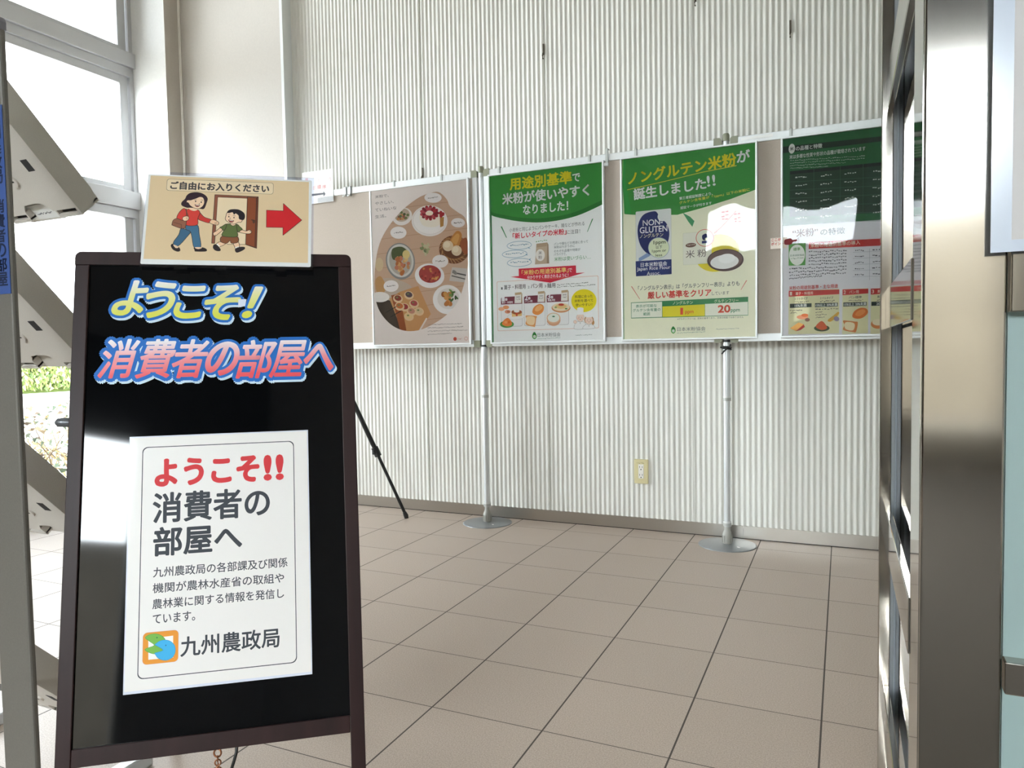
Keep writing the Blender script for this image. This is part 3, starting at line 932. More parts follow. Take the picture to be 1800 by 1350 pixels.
# foods
for q in ((172, 1012, 18, 11, '#eaa06a'), (145, 1022, 18, 11, '#f0b58d'), (182, 1038, 17, 11, '#e39a77'), (186, 1038, 8, 6, '#c27553')): s.ell(*q[:5])
s.ell(232, 1066, 50, 19, '#f7f6f3', -0.05, line='#d5d3cf', w=1.5); s.poly([(205, 1040), (265, 1036), (266, 1062), (208, 1068)], '#eac984'); s.ell(235, 1040, 31, 14, '#a8623d'); s.ell(235, 1032, 17, 11, '#f6f3ec'); s.poly([(228, 1046), (242, 1045), (240, 1064), (231, 1064)], '#d0552f')
s.ell(178, 1112, 41, 21, '#5da24e'); s.blob([(150, 1112), (160, 1088), (182, 1075), (202, 1092), (206, 1116), (178, 1124)], '#ee8f45'); s.ell(172, 1100, 10, 8, '#f7ab6a'); s.ell(190, 1100, 9, 7, '#e57a30')
s.blob([(328, 1040), (338, 1010), (370, 992), (394, 1004), (392, 1034), (366, 1056), (342, 1054)], '#eb9b4d'); s.blob([(342, 1030), (352, 1008), (374, 998), (388, 1010), (378, 1026), (358, 1036)], '#f6c07a')
s.blob([(288, 1064), (300, 1060), (352, 1064), (350, 1080), (344, 1124), (332, 1126), (290, 1114), (292, 1084)], '#e8a465', n=4); s.blob([(294, 1068), (340, 1070), (336, 1114), (298, 1108)], '#f6ddb0', n=4)
s.ell(497, 1015, 56, 28, '#d99a6b'); s.ell(497, 1010, 52, 24, '#f1e2c2'); s.ell(497, 1006, 34, 14, '#e9cd8a'); s.ell(498, 996, 17, 7, '#cf4a35'); s.ell(528, 1020, 8, 4, '#5d9a52'); s.ell(466, 1012, 7, 5, '#8fb06a')
s.ell(454, 1088, 40, 34, '#dca884'); s.ell(453, 1076, 41, 32, '#e6bd98'); s.ell(453, 1074, 35, 26, '#eef2e6'); s.ell(453, 1066, 8, 4, '#3f7d55')
s.ell(633, 972, 75, 68, '#f0e11f', -0.05)
for k, (tx, xa, xb) in enumerate((('料理に合った', 580, 685), ('米粉を選べて', 577, 688), ('使いやすい！', 584, 682))): s.text(tx, (xa, 951 + k * 25), (xb, 942 + k * 25), 18, '#6d6128', 0.01)
# two small cooks
for cx, cy, hat, hair in ((612, 1072, 34, '#efe7df'), (664, 1088, 26, '#c88f55')):
    s.blob([(cx - 34, 1140), (cx - 26, cy + 30), (cx, cy + 24), (cx + 26, cy + 30), (cx + 32, 1136)], '#f6f5f2', '#a7a29d', 1.5)
    if hair != '#efe7df': s.ell(cx, cy - 2, 28, 26, hair); s.ell(cx + 24, cy + 14, 8, 14, hair)
    s.ell(cx, cy, 23, 24, '#f6dfcf', 0, 30, '#c5a693', 1.2)
    s.poly([(cx - 18, cy - 16), (cx + 18, cy - 18), (cx + 19, cy - 18 - hat), (cx - 19, cy - 16 - hat)], '#fbfbfa'); s.ell(cx, cy - 18 - hat, 20, 8, '#fbfbfa')
    for d in (-8, 8): s.line([(cx + d - 3, cy - 1), (cx + d + 3, cy - 1)], 1.6, '#6f564a'); s.ell(cx + d * 1.5, cy + 6, 4, 3, '#f2bfae', 0, 10)
    s.line([(cx - 5, cy + 9), (cx, cy + 12), (cx + 5, cy + 9)], 1.6, '#a8574a')
    s.line([(cx - 3, cy + 28), (cx, cy + 38), (cx + 3, cy + 28)], 1.4, '#a7a29d')
s.ell(582, 1098, 10, 10, '#f6dfcf', 0, 16, '#c5a693', 1.2)
def assoc(s, cx, cy, xa, xb, dy):
    s.blob([(cx - 1, cy - 22), (cx + 12, cy - 6), (cx + 12, cy + 10), (cx, cy + 21), (cx - 13, cy + 10), (cx - 12, cy - 8)], '#57a84e')
    s.blob([(cx - 1, cy - 22), (cx + 12, cy - 6), (cx + 8, cy - 4), (cx - 9, cy - 4), (cx - 12, cy - 8)], '#2f8036')
    s.ell(cx, cy + 5, 8, 9, '#e9efe2'); s.line([(cx - 5, cy + 3), (cx - 2, cy + 3)], 1.6, '#2f8036'); s.line([(cx + 2, cy + 3), (cx + 5, cy + 3)], 1.6, '#2f8036'); s.line([(cx - 3, cy + 9), (cx + 3, cy + 9)], 1.6, '#2f8036')
    s.text('日本米粉協会', (xa, cy - 3), (xb, cy - 3 + dy), 24, '#6b7570')
    s.greek((xa, cy + 18), (xb, cy + 18 + dy), 7, '#8fa79a', 24)
assoc(s, 341, 1180, 359, 494, -6)
s.greek((584, 1178), (682, 1175), 7, '#8a9590', 20)
s.build('printed_sheet', t)

# ---------- P3: yellow-green poster (3.375x crop)
t, W, H = poster(1.196, 0.931, 'pale yellow green poster with slanted yellow heading and dark blue emblem', (0.0011, 2.3, 0.9, 2.2, 1.0), (-0.235,))
s = art([(38, 200), (842, 92), (855, 1268), (58, 1280)], W, H)
CREAMP = '#f3f2d8'
s.ground(-W / 2 + 0.006, W / 2 - 0.006, 0.006, H - 0.006, mat('poster_pale_green', CREAMP, rough=0.6))
for q in ([(40, 200), (50, 199), (70, 1278), (58, 1280)], [(834, 93), (842, 92), (855, 1268), (846, 1268)], [(58, 1280), (58, 1270), (855, 1258), (855, 1268)]): s.poly(q, '#3c8f52')
s.poly([(40, 202), (842, 94), (846, 378), (690, 438), (520, 492), (375, 533), (160, 535), (68, 530)], GREEN)
s.poly([(42, 205), (72, 201), (64, 305), (105, 530), (64, 528)], '#37a047')
s.poly([(44, 205), (56, 204), (52, 330), (46, 330)], '#8cc76a')
s.text('ノングルテン米粉', (84, 322), (716, 200), 74, YEL, 0.035, res=6, rot=True)
s.text('が', (722, 188), (797, 178), 70, WHT, 0.035, res=6)
s.line([(80, 386), (300, 335), (520, 280), (720, 240)], 4, '#e8d94a')
s.text('誕生しました', (118, 414), (540, 345), 66, WHT, 0.035, res=6, rot=True)
s.text('!!', (548, 335), (594, 326), 62, WHT, 0.03, rot=True)
s.text('第三者認証制度により、', (385, 437), (580, 405), 18, WHT, 0.015, rot=True)
s.text('グルテン含有量が「1ppm」以下の米粉に', (385, 464), (800, 382), 20, '#efe25a', 0.015, rot=True)
s.text('認証マークが付きます', (392, 493), (575, 462), 17, WHT, 0.015, rot=True)
# non-gluten emblem
s.rrect((130, 512), (337, 497), (344, 884), (135, 898), 0.006, '#e9ebe6', '#b8bdbb', 2)
s.blob([(180, 530), (240, 512), (262, 532), (272, 560), (300, 572), (318, 600), (328, 650), (310, 720), (262, 770), (205, 765), (160, 715), (142, 640), (150, 575)], '#27306e')
s.ell(284, 545, 26, 27, '#e9ebe6', 0, 30)
s.poly([(150, 790), (200, 758), (218, 775), (150, 812)], '#8fa6cc')
s.poly([(132, 808), (342, 796), (344, 884), (135, 897)], '#2d3a78')
s.text('NON-', (172, 582), (288, 573), 34, WHT, 0.022, res=6); s.text('GLUTEN', (155, 625), (316, 613), 36, WHT, 0.022, res=6)
s.text('ノングルテン', (155, 660), (292, 650), 24, '#f0e9c8', 0.02)
s.ell(267, 728, 61, 60, '#eaf0cf', 0, 40, '#a8b8c4', 3)
s.text('1ppm', (236, 700), (306, 696), 26, '#5d6a42', 0.03); s.text('以下', (250, 726), (286, 723), 19, '#5d6a42', 0.02); s.text('1ppm or', (228, 752), (310, 744), 20, '#5d6a42', 0.02); s.text('less', (248, 773), (287, 770), 15, '#5d6a42', 0.02)
s.text('日本米粉協会', (162, 830), (316, 820), 26, WHT, 0.015); s.text('Japan Rice Flour', (140, 858), (336, 845), 26, WHT, 0.012); s.text('Assoc.', (198, 882), (278, 876), 22, WHT, 0.012)
# flour packet, yellow disc, dark bowl
s.ell(610, 760, 132, 108, '#ead92c', -0.35)
s.rrect((414, 645), (580, 625), (575, 822), (405, 830), 0.004, '#efeede', '#c9cdb6', 2)
s.ell(455, 713, 31, 13, '#7a5b4c', -0.1); s.greek((432, 714), (478, 709), 10, '#e8dfcf', 5)
s.text('米', (426, 768), (478, 764), 46, '#6b625a'); s.text('粉', (494, 762), (548, 758), 46, '#6b625a')
s.ell(537, 670, 51, 50, '#eef0dc', 0, 40, '#d8574c', 3.5); s.blob([(522, 655), (545, 645), (552, 668), (540, 684), (524, 678)], '#27306e'); s.poly([(520, 688), (551, 686), (551, 701), (520, 703)], '#2d3a78'); s.ell(547, 677, 9, 9, '#eaf0cf', 0, 16)
s.line([(592, 640), (630, 610), (720, 510)], 4, '#e0877c')
for q in ((655, 545), (727, 560)):
    for k in range(3): s.greek((q[0] - 22, q[1] - 26 + k * 22), (q[0] + 22, q[1] - 32 + k * 22), 18, '#d9665c', 2)
for k, a in enumerate((-.9, -.6, -.3)): s.line([(590, 632 + k * 12), (612, 614 + k * 16)], 3, '#e0877c')
s.poly([(405, 520), (450, 545), (475, 570), (463, 604), (440, 575)], '#4da06a')
s.ell(660, 802, 108, 66, '#4a3335', -0.06); s.ell(660, 797, 99, 56, '#6d5450', -0.06); s.ell(655, 812, 84, 42, '#eeeeea', -0.1); s.ell(668, 792, 50, 28, '#f7f7f4', -0.1)
# comparison text and table
s.text('「ノングルテン表示」は「グルテンフリー表示」よりも', (148, 968), (744, 940), 28, '#5a625c', 0.012)
s.poly([(106, 956), (112, 956), (160, 1032), (157, 1033)], '#dd8a7c'); s.poly([(790, 922), (784, 922), (752, 978), (755, 979)], '#dd8a7c')
s.text('厳しい基準をクリア', (205, 1008), (578, 995), 42, '#e04a3e', 0.03, res=6); s.text('しています', (582, 999), (684, 996), 20, '#5a625c')
s.poly([(107, 1052), (797, 1020), (798, 1131), (109, 1146)], '#3f8f5b')
for q in ([(110, 1055), (289, 1048), (290, 1138), (111, 1142)], [(542, 1062), (795, 1050), (796, 1128), (543, 1133)]): s.poly(q, '#f1f2e2')
s.poly([(292, 1076), (540, 1064), (541, 1133), (293, 1138)], '#ecdf3a')
s.text('ノングルテン', (352, 1057), (470, 1051), 20, '#dfe9c8', 0.02); s.text('グルテンフリー', (596, 1046), (740, 1040), 20, '#dfe9c8', 0.02)
for k, (tx, xa, xb) in enumerate((('表示が可能な', 136, 258), ('グルテン含有量の', 118, 280), ('範囲', 180, 218))): s.text(tx, (xa, 1075 + k * 24), (xb, 1069 + k * 24), 18, '#4e8f66', 0.01)
s.text('1', (398, 1105), (412, 1104), 38, '#e4573d', 0.03); s.text('ppm', (426, 1115), (474, 1112), 22, '#e4573d', 0.01)
s.text('20', (620, 1094), (690, 1089), 42, '#e4573d', 0.05); s.text('ppm', (695, 1106), (748, 1103), 22, '#4e8f66', 0.02)
s.text('※グルテンフリーは、欧米の基準であり、日本の制度ではありません', (380, 1153), (770, 1138), 12, '#6d786f')
assoc(s, 357, 1216, 380, 546, -7)
s.greek((610, 1213), (745, 1208), 7, '#8a9590', 20)
s.build('printed_sheet', t)

# ---------- P4: dark green poster at the door (3.214x crop, left 62 percent measured)
t, W, H = poster(1.8985, 0.931, 'dark green over white poster on rice varieties, half hidden by the glass door', (0.0011, 1.2, 0.8, 0.4, 0.9), (-0.266,))
s = art([(130, 145), (697, 77), (697, 1255), (140, 1265)], W, H, 0.3785 / 0.607)
s.ground(-W / 2 + 0.006, W / 2 - 0.006, 0.006, H - 0.006, mat('poster_grey_white', '#e8e6e9', rough=0.6))
DG = '#2b6a3c'
s.poly([(132, 147), (1040, 36), (1040, 590), (135, 640)], DG)
s.poly([(142, 196), (690, 142), (1030, 110), (1030, 135), (690, 170), (142, 232)], '#1d3524')
s.ell(193, 207, 18, 28, '#e6ebe2', 0.1); s.text('米', (181, 208), (204, 206), 22, '#3d4a3f', 0.02)
s.text('の品種と特徴', (216, 205), (366, 192), 25, '#e8ede4', 0.02)
s.text('米は多様な性質や形状の品種が栽培されています', (180, 250), (612, 212), 24, '#dfe7dc', 0.012)
for k, xr in enumerate((612, 608, 500, 400)): s.greek((183, 274 + k * 14), (xr, 250 - (612 - xr) * -0.08 + k * 14), 9, '#b9cdb8', 34)
s.poly([(183, 334), (900, 268), (902, 560), (184, 590)], '#2a4733')
s.poly([(183, 334), (900, 268), (900, 288), (184, 352)], '#1b2a20')
for r in range(6):
    y = 352 + r * 46
    s.line([(184, y + 42), (902, y + 8 + r * 4)], 1.6, '#4f7a5c')
    for cx in (250, 392, 530, 690, 830): s.greek((cx - 36, y + 18 - (cx - 250) * .07), (cx + 32, y + 13 - (cx - 250) * .07), 15, '#cfdccd', 5)
for cx in (320, 470, 600, 760): s.line([(cx, 330 - (cx - 183) * .085), (cx + 1, 580)], 1.6, '#4f7a5c')
s.text('“米粉”', (202, 684), (345, 672), 44, '#7a3a36', 0.02); s.text('の特徴', (360, 676), (498, 667), 36, '#3f3a3c', 0.02)
s.poly([(294, 732), (1010, 700), (1010, 740), (294, 770)], '#c8322c')
s.text('米粉の用途別基準の導入', (304, 750), (586, 736), 24, '#f0d9c4', 0.02)
s.poly([(180, 742), (277, 736), (276, 860), (181, 863)], '#5ea351'); s.ell(228, 803, 45, 58, '#f3f5ee'); s.text('標準', (207, 772), (246, 769), 18, '#7fae6a', 0.02); s.text('日本米粉協会', (190, 806), (270, 803), 12, '#5f8466'); s.greek((192, 823), (266, 820), 8, '#8aa38d', 8)
for k in range(5): s.greek((294, 787 + k * 17.5), (510, 778 + k * 17.5), 14, '#6d6e73', 18)
for k in range(4): s.greek((183, 880 + k * 18), ((510, 510, 508, 370)[k], 868 + k * 18), 14, '#6d6e73', 26)
for k in range(5): s.line([(545, 790 + k * 34), (1000, 772 + k * 36)], 1.5, '#a6a3aa'); s.greek((555, 780 + k * 34), (608, 778 + k * 34), 12, '#5c5c62', 5); s.greek((655, 776 + k * 34), (850, 770 + k * 34), 12, '#5c5c62', 12)
s.line([(640, 770), (641, 945)], 1.5, '#a6a3aa')
s.text('米粉の用途別基準・主な用途', (185, 988), (462, 977), 22, '#cf4a4a', 0.015)
for xa, xb, n_, tx, tr in ((183, 470, '1', '菓子・料理用', 320), (488, 634, '2', 'パン用', 580), (648, 830, '3', '麺用', 740)):
    s.poly([(xa, 1003 - (xa - 183) * .022), (xb, 1000 - (xb - 183) * .022), (xb, 1240), (xa, 1246)], '#e3dfb6')
    s.poly([(xa, 1003 - (xa - 183) * .022), (xb, 1003 - (xb - 183) * .022), (xb, 1030 - (xb - 183) * .024), (xa, 1036 - (xa - 183) * .022)], '#c8322c')
    yy = 1019 - (xa - 183) * .022
    s.text(n_, (xa + 7, yy), (xa + 18, yy), 19, '#f5e3d4', 0.03); s.text(tx, (xa + 38, yy), (tr, yy - 3), 17, '#f0d9c4', 0.015)
for xa, xb, tx, l2, boxtxt in ((190, 313, 'ソフトタイプ', 8, '15%未満'), (332, 462, 'ミドルタイプ', 8, '15%以上 20%未満'), (493, 626, 'パン標準', 8, '15%以上 20%未満'), (652, 790, '麺標準', 8, '20%以上')):
    k = (xa - 190) * .022
    c = (xa + xb) / 2
    s.text(tx, (c - 36, 1048 - k), (c + 38, 1046 - k), 14, '#55514c', 0.01); s.greek((c - 38, 1066 - k), (c + 48, 1063 - k), 10, '#6c675f', 8)
    s.poly([(xa, 1076 - k), (xb, 1073 - k), (xb, 1094 - k), (xa, 1099 - k)], '#33403a'); s.text(boxtxt, (xa + (28 if len(boxtxt) < 7 else 4), 1087 - k), (xb - (28 if len(boxtxt) < 7 else 4), 1084 - k), 17, '#f0f2ea', 0.02)
for k in range(2): s.greek((190, 1113 + k * 15), (262 - 30 * k, 1111 + k * 15), 10, '#6c675f', 7)
for k in range(4): s.greek((335, 1108 + k * 15), ((465, 375, 400, 390)[k], 1105 + k * 15), 10, '#6c675f', 8)
s.ell(262, 1150, 33, 12, '#e59a74'); s.ell(290, 1165, 14, 10, '#8d6a58'); s.ell(275, 1140, 20, 9, '#d9733f')
s.poly([(192, 1212), (240, 1180), (270, 1190), (226, 1228)], '#e2a75a'); s.poly([(226, 1228), (270, 1190), (276, 1205), (252, 1222)], '#a8392f')
s.ell(372, 1212, 44, 18, '#4a5a34'); s.blob([(338, 1205), (356, 1180), (374, 1173), (392, 1190), (402, 1212), (372, 1222)], '#d9652f')
s.blob([(405, 1168), (440, 1140), (462, 1122), (470, 1130), (448, 1158), (420, 1176)], '#dcae45'); s.ell(455, 1160, 16, 13, '#8f86a0', .4)
s.blob([(545, 1148), (556, 1118), (590, 1100), (624, 1104), (632, 1128), (604, 1154), (570, 1160)], '#dd7a35'); s.blob([(562, 1140), (574, 1118), (606, 1108), (618, 1122), (590, 1144)], '#ee9a4f')
s.blob([(492, 1172), (510, 1170), (560, 1176), (576, 1182), (566, 1232), (548, 1234), (494, 1222), (500, 1196)], '#d88a4c', n=4); s.blob([(506, 1180), (556, 1186), (550, 1224), (506, 1216)], '#eee0b8', n=4)
s.ell(690, 1190, 40, 26, '#d88a4c'); s.ell(690, 1180, 32, 18, '#efe4c4')
s.build('printed_sheet', t)
# ---- small things on the display
b = MB()
b.box(-0.108, 0.108, 0, 0.0006, 0, 0.182, PAPER)
ar = Sheet([(180, 330), (905, 225), (915, 790), (430, 975)], [(-0.108, 0.182), (0.108, 0.182), (0.108, 0.025), (-0.040, 0.0)])
t = empty('arrow_notice', (-0.570, 0.0005, 1.748))
tag(t, 'small white paper with red characters and grey arrow, left of the food poster', 'notice')
s = ar
s.ground(-0.108, 0.108, 0, 0.182, PAPER, 0.0005)
s.text('展', (250, 480), (330, 470), 70, '#e79a9a', 0.01); s.text('示', (440, 645), (515, 632), 75, '#dc8f8f', 0.012); s.text('順', (545, 620), (640, 605), 85, '#dc8f8f', 0.012); s.text('序', (665, 612), (755, 598), 85, '#dc8f8f', 0.012)
s.text('示', (560, 490), (610, 485), 70, '#e7a9a9'); s.text('り', (825, 445), (865, 440), 80, '#c99fa5'); s.text('③', (815, 585), (865, 578), 66, '#d8a0a6')
s.poly([(300, 785), (445, 762), (690, 725), (690, 690), (740, 745), (690, 805), (690, 760), (448, 808), (300, 830)], '#56585f')
s.build('printed_sheet', t)
b = MB(); b.box(-0.002, 0.106, -0.0008, 0.0, 0.002, 0.03, film('clear_tape', (0.95, 0.95, 0.95, 1), 1.4, 0.1)); b.build('tape', t)
def clip(x, lab):
    t = empty('binder_clip', (x, 0.0025, 1.765))
    tag(t, lab, 'clip', 'silver clips on the top rail')
    b = MB(); b.box(-0.009, 0.009, -0.006, 0.028, 0.046, 0.052, ALU_W, 0.001); b.box(-0.009, 0.009, -0.006, -0.001, 0.004, 0.050, ALU_W, 0.001); b.box(0.009, 0.0125, -0.007, 0.0, 0.0, 0.053, mat('hook_edge', '#6d706c', rough=0.4)); b.build('body', t)
    b = MB(); b.tube([(-0.006, -0.007, 0.012), (-0.006, -0.014, 0.0), (0.006, -0.014, 0.0), (0.006, -0.007, 0.012)], 0.003, ALU_W, 8); b.build('hook_end', t)
clip(-0.383, 'left one of the silver clips on the rail beside the arrow paper')
clip(-0.352, 'right one of the silver clips on the rail, nearer the food poster')
t = empty('hanging_hook', (1.127, 0.0025, 1.765))
tag(t, 'clear hook with white end on the rail between the two green headed posters', 'hook')
b = MB(); b.box(-0.006, 0.006, -0.004, -0.001, 0.0, 0.072, mat('clear_hook', '', 0)); b.box(-0.006, 0.006, -0.004, 0.028, 0.070, 0.072, mat('clear_hook', '', 0)); b.box(0.006, 0.008, -0.0045, -0.0005, 0.006, 0.07, mat('hook_edge', '', 0)); b.build('strip', t)
b = MB(); b.box(-0.012, 0.010, -0.016, -0.002, -0.012, 0.004, ALU_W, 0.003); b.build('end_block', t)
# pointing tag
t = empty('pointing_tag', (1.912, -0.0135, 1.309))
tag(t, 'small paper tag with a dark red pointing hand beside the dark green poster', 'tag')
s = Sheet([(80, 712), (220, 705), (212, 765), (82, 768)], [(-0.055, 0.05), (0.055, 0.05), (0.050, 0.004), (-0.055, 0.004)])
s.ground(-0.055, 0.012, 0.004, 0.05, mat('tag_paper', '#e8dccf', rough=0.6), 0.0005)
s.text('ここが', (86, 722), (132, 718), 15, '#c2282c', 0.03); s.text('ポイント', (84, 744), (146, 740), 15, '#c2282c', 0.03)
s.build('printed_sheet', t)
s = Sheet([(80, 712), (220, 705), (212, 765), (82, 768)], [(-0.055, 0.05), (0.055, 0.05), (0.050, 0.004), (-0.055, 0.004)])
s.blob([(150, 724), (166, 718), (182, 716), (192, 724), (212, 722), (216, 727), (208, 733), (194, 735), (186, 746), (168, 750), (150, 746)], '#7a1f22')
for k in range(3): s.line([(218 + k * 1, 718 + k * 9), (226, 714 + k * 11)], 1.5, '#7a1f22')
s.build('pointing_hand', t, (0, -0.001, 0))
# little printed strip on the top rail
b = MB(); b.box(0, 0.13, -0.0008, 0, 0, 0.012, PAPER)
o = b.build('label_strip', None, (1.735, 0.0030, 1.8005)); tag(o, 'thin white label strip on the rail above the dark green poster', 'label')
o.location.z = 1.793
# wall socket
t = empty('wall_socket', (1.2427, 0.1462, 0.2314))
tag(t, 'cream wall socket with two white outlets low on the corrugated wall', 'socket')
b = MB(); b.box(-0.035, 0.035, -0.008, 0.004, 0, 0.12, CREAM, 0.003)
b.build('cover_plate', t)
b = MB(); b.box(-0.0135, 0.0135, -0.0095, -0.006, 0.026, 0.096, SOCKET, 0.0015)
for z in (0.083, 0.044):
    for dx in (-0.0063, 0.0063): b.box(dx - 0.001, dx + 0.001, -0.0098, -0.0094, z - 0.0045, z + 0.0045, BLACK)
    b.tube([(0, -0.0094, z - 0.0125), (0, -0.0099, z - 0.0125)], 0.0028, BLACK, 12)
b.build('outlets', t)
s = Sheet([(0, 0), (70, 0), (70, 120), (0, 120)], [(-0.035, 0.12), (0.035, 0.12), (0.035, 0), (-0.035, 0)])
s.greek((12, 18), (52, 18), 6, '#6b6244', 6); s.build('printed_line', t, (0, -0.0082, 0))
# hooks screwed to the wall
HOOKM = mat('old_brass', '#5d564a', rough=0.4, metal=0.6)
def wall_hook(x, z, lab):
    t = empty('wall_hook', (x, 0.146, z))
    tag(t, lab, 'hook', 'hooks on the corrugated wall')
    b = MB(); b.box(-0.004, 0.004, -0.004, 0.002, 0.0, 0.055, HOOKM, 0.001); b.build('plate', t)
    b = MB(); b.tube([(0, -0.004, 0.012), (0, -0.012, 0.004), (0, -0.018, -0.010), (0, -0.014, -0.022), (0, -0.006, -0.020)], 0.003, HOOKM, 8); b.build('hook_end', t)
wall_hook(0.759, 2.385, 'small dark hook on the corrugated wall above the round green headed poster')
wall_hook(1.926, 2.270, 'small dark hook on the corrugated wall above the dark green poster')
wall_hook(1.516, 2.490, 'small dark hook at the very top edge above the pale yellow green poster')
t = wall_hook(0.0333, 1.852, 'small dark hook on the corrugated wall just above the food photo poster')
# black cord on the second pole
t = empty('black_cord', (1.669, 0.016, 0.885))
tag(t, 'short black cord knotted round the pole under the yellow green poster', 'cord')
b = MB(); 
for k in range(2): b.torus((0, 0, 0.002 + 0.007 * k), 0.0185, 0.0042, BLACK, Vector((0.12, 0.1, 1)), 20, 8)
b.tube([(0.004, -0.020, 0.004), (-0.012, -0.026, 0.006), (-0.024, -0.024, 0.010)], 0.004, BLACK, 8)
b.tube([(0.002, -0.020, 0.002), (-0.010, -0.025, -0.010), (-0.018, -0.022, -0.020)], 0.004, BLACK, 8)
b.tube([(0.014, -0.014, 0.006), (0.018, -0.010, 0.022)], 0.004, BLACK, 8)
b.build('knot', t)

# ================================================================== WELCOME BOARD
uX, uY = 0.7961, 0.6052
nN = Vector((0.5888, -0.7746, 0.2309)); uu = Vector((uX, uY, 0)); vv = Vector((-0.1397, 0.1838, 0.9730))
org = Vector((1.1506, -2.4177, 0.5484)) - uu * 0.0045 - vv * 0.5636
BM_ = Matrix(((uu.x, -nN.x, vv.x, org.x), (uu.y, -nN.y, vv.y, org.y), (uu.z, -nN.z, vv.z, org.z), (0, 0, 0, 1)))
bd = empty('welcome_board', M=BM_)
tag(bd, 'black A-frame sign board in a dark brown wooden frame standing at left', 'sign board')
HW, TOP = 0.2435, 1.1206
def member(name, *a):
    q = MB(); q.box(*a, WOOD, 0.0015); return q.build(name, bd)
q = MB()
R_ = 0.011
pts = [(-HW, TOP - 0.0245), (HW, TOP - 0.0245)]
pts += [(HW - R_ + R_ * math.cos(math.radians(a)), TOP - R_ + R_ * math.sin(math.radians(a))) for a in range(0, 91, 18)]
pts += [(-HW + R_ + R_ * math.cos(math.radians(a)), TOP - R_ + R_ * math.sin(math.radians(a))) for a in range(90, 181, 18)]
q.prism(pts, -0.004, 0.016, WOOD)
q.build('top_rail', bd)
member('leg', -HW, -HW + 0.0235, -0.004, 0.016, 0.004, TOP - 0.0247)
member('leg', HW - 0.0245, HW, -0.004, 0.016, 0.004, TOP - 0.0247)
member('bottom_rail', -HW + 0.0237, HW - 0.0247, -0.004, 0.016, 0.2465, 0.2745)
q = MB(); q.box(-HW + 0.0225, HW - 0.0235, 0.001, 0.006, 0.272, TOP - 0.0235, BLACKBOARD)
q.build('black_panel', bd)
# back frame: hinged legs leaning the other way
Minv = BM_.inverted()
topw = org + vv * 1.085 - nN * 0.018
def W2L(p): return Minv @ Vector(p)
nh = Vector((-0.6052, 0.7961, 0))
for sx in (-1, 1):
    a = topw + uu * sx * 0.185
    c = Vector((a.x + nh.x * 0.30, a.y + nh.y * 0.30, 0.004))
    q = MB(); q.tube([W2L(a), W2L(c)], 0.011, WOOD, 4, smooth=False)
    q.build('back_leg', bd)
a = topw + uu * -0.185; c2 = topw + uu * 0.185
k = 0.78
q = MB(); q.tube([W2L(Vector((a.x + nh.x * 0.30 * k, a.y + nh.y * 0.30 * k, a.z * (1 - k)))), W2L(Vector((c2.x + nh.x * 0.30 * k, c2.y + nh.y * 0.30 * k, a.z * (1 - k))))], 0.010, WOOD, 4, smooth=False)
q.build('back_rail', bd)
for sx in (-0.15, 0.15):
    q = MB(); q.tube([(sx - 0.02, 0.019, TOP - 0.03), (sx + 0.02, 0.019, TOP - 0.03)], 0.005, mat('hinge_metal', '#6c6864', rough=0.4, metal=0.7), 10); q.build('hinge', bd)
# knob on the left side
q = MB(); q.tube([(-HW - 0.0, 0.006, 0.809), (-HW - 0.010, 0.006, 0.810), (-HW - 0.020, 0.006, 0.810), (-HW - 0.024, 0.006, 0.810)], [0.0075, 0.0085, 0.0075, 0.003], mat('knob_grey', '#6f7276', rough=0.35, metal=0.3), 14); q.build('side_knob', bd)
# eye ring, chain and strap under the bottom rail
q = MB(); q.torus((0.0005, 0.006, 0.2395), 0.0062, 0.0016, COPPER, Vector((0.3, 1, 0)), 20, 8); q.build('eye_ring', bd)
q = MB()
for i in range(9):
    ax = Vector((1, 0.2, 0)) if i % 2 == 0 else Vector((0, 1, 0))
    q.torus((0.0005 - i * 0.0006, 0.007 + i * 0.006, 0.2300 - i * 0.0075), 0.0048, 0.0013, COPPER, ax, 14, 6)
q.build('chain', bd)
q = MB(); q.tube([(0.030, 0.012, 0.250), (0.030, 0.010, 0.236), (0.026, 0.010, 0.222), (0.020, 0.014, 0.205), (0.018, 0.03, 0.185)], 0.0028, BLACK, 8); q.build('strap', bd)
# big adhesive lettering (measured on the photograph's own crop)
LZ = lambda v: v + 0.5636
lt = Sheet([(-0.0, -0.0), (1, 0), (1, 1), (0, 1)], [(0, 0), (1, 0), (1, 1), (0, 1)])
def board_sheet():
    def cr(p): return ((p[0] - 165) * 4.138, (p[1] - 480) * 4.138)
    return Sheet([cr((157, 466)), cr((592, 469.7)), cr((540, 757.8)), cr((227.8, 767.8))],
                 [(-0.2255 + 0.0045, LZ(0.5327)), (0.2117 + 0.0045, LZ(0.5325)), (0.1507 + 0.0045, LZ(0.2133)), (-0.1509 + 0.0045, LZ(0.2158))])
BLU, PAL = '#1f6fc4', '#cfe6f2'
def slogan(name, rows, ink_):
    """rows: (character, left, right, centre y, height); pale back layer, blue outline, graded face"""
    s = board_sheet(); s.step = 2e-5
    for layer in range(3):
        for ch, xl, xr, yc, h in rows:
            if layer == 0: s.text(ch, (xl, yc), (xr, yc), h, PAL, 0.115, 0.0, 8, 14, 0.0026, -0.0042)
            elif layer == 1: s.text(ch, (xl, yc), (xr, yc), h, BLU, 0.115, 0.0, 8, 14)
            else: s.text(ch, (xl, yc), (xr, yc), h, ink_, 0.020 if ch in '消費者部屋' else 0.036, 0.0, 8, 8)
    return s
def shear_glyph(ch, sh):
    vs, fs = glyphs(ch, 0.0, 8)
    GLY[(ch, 0.0, 8)] = ([(x + y * sh, y) for x, y in vs], fs)
for ch in 'ようこそ！消費者の部屋へ': shear_glyph(ch, 0.30)
y1a, y1b = LZ(0.5010), LZ(0.4350)
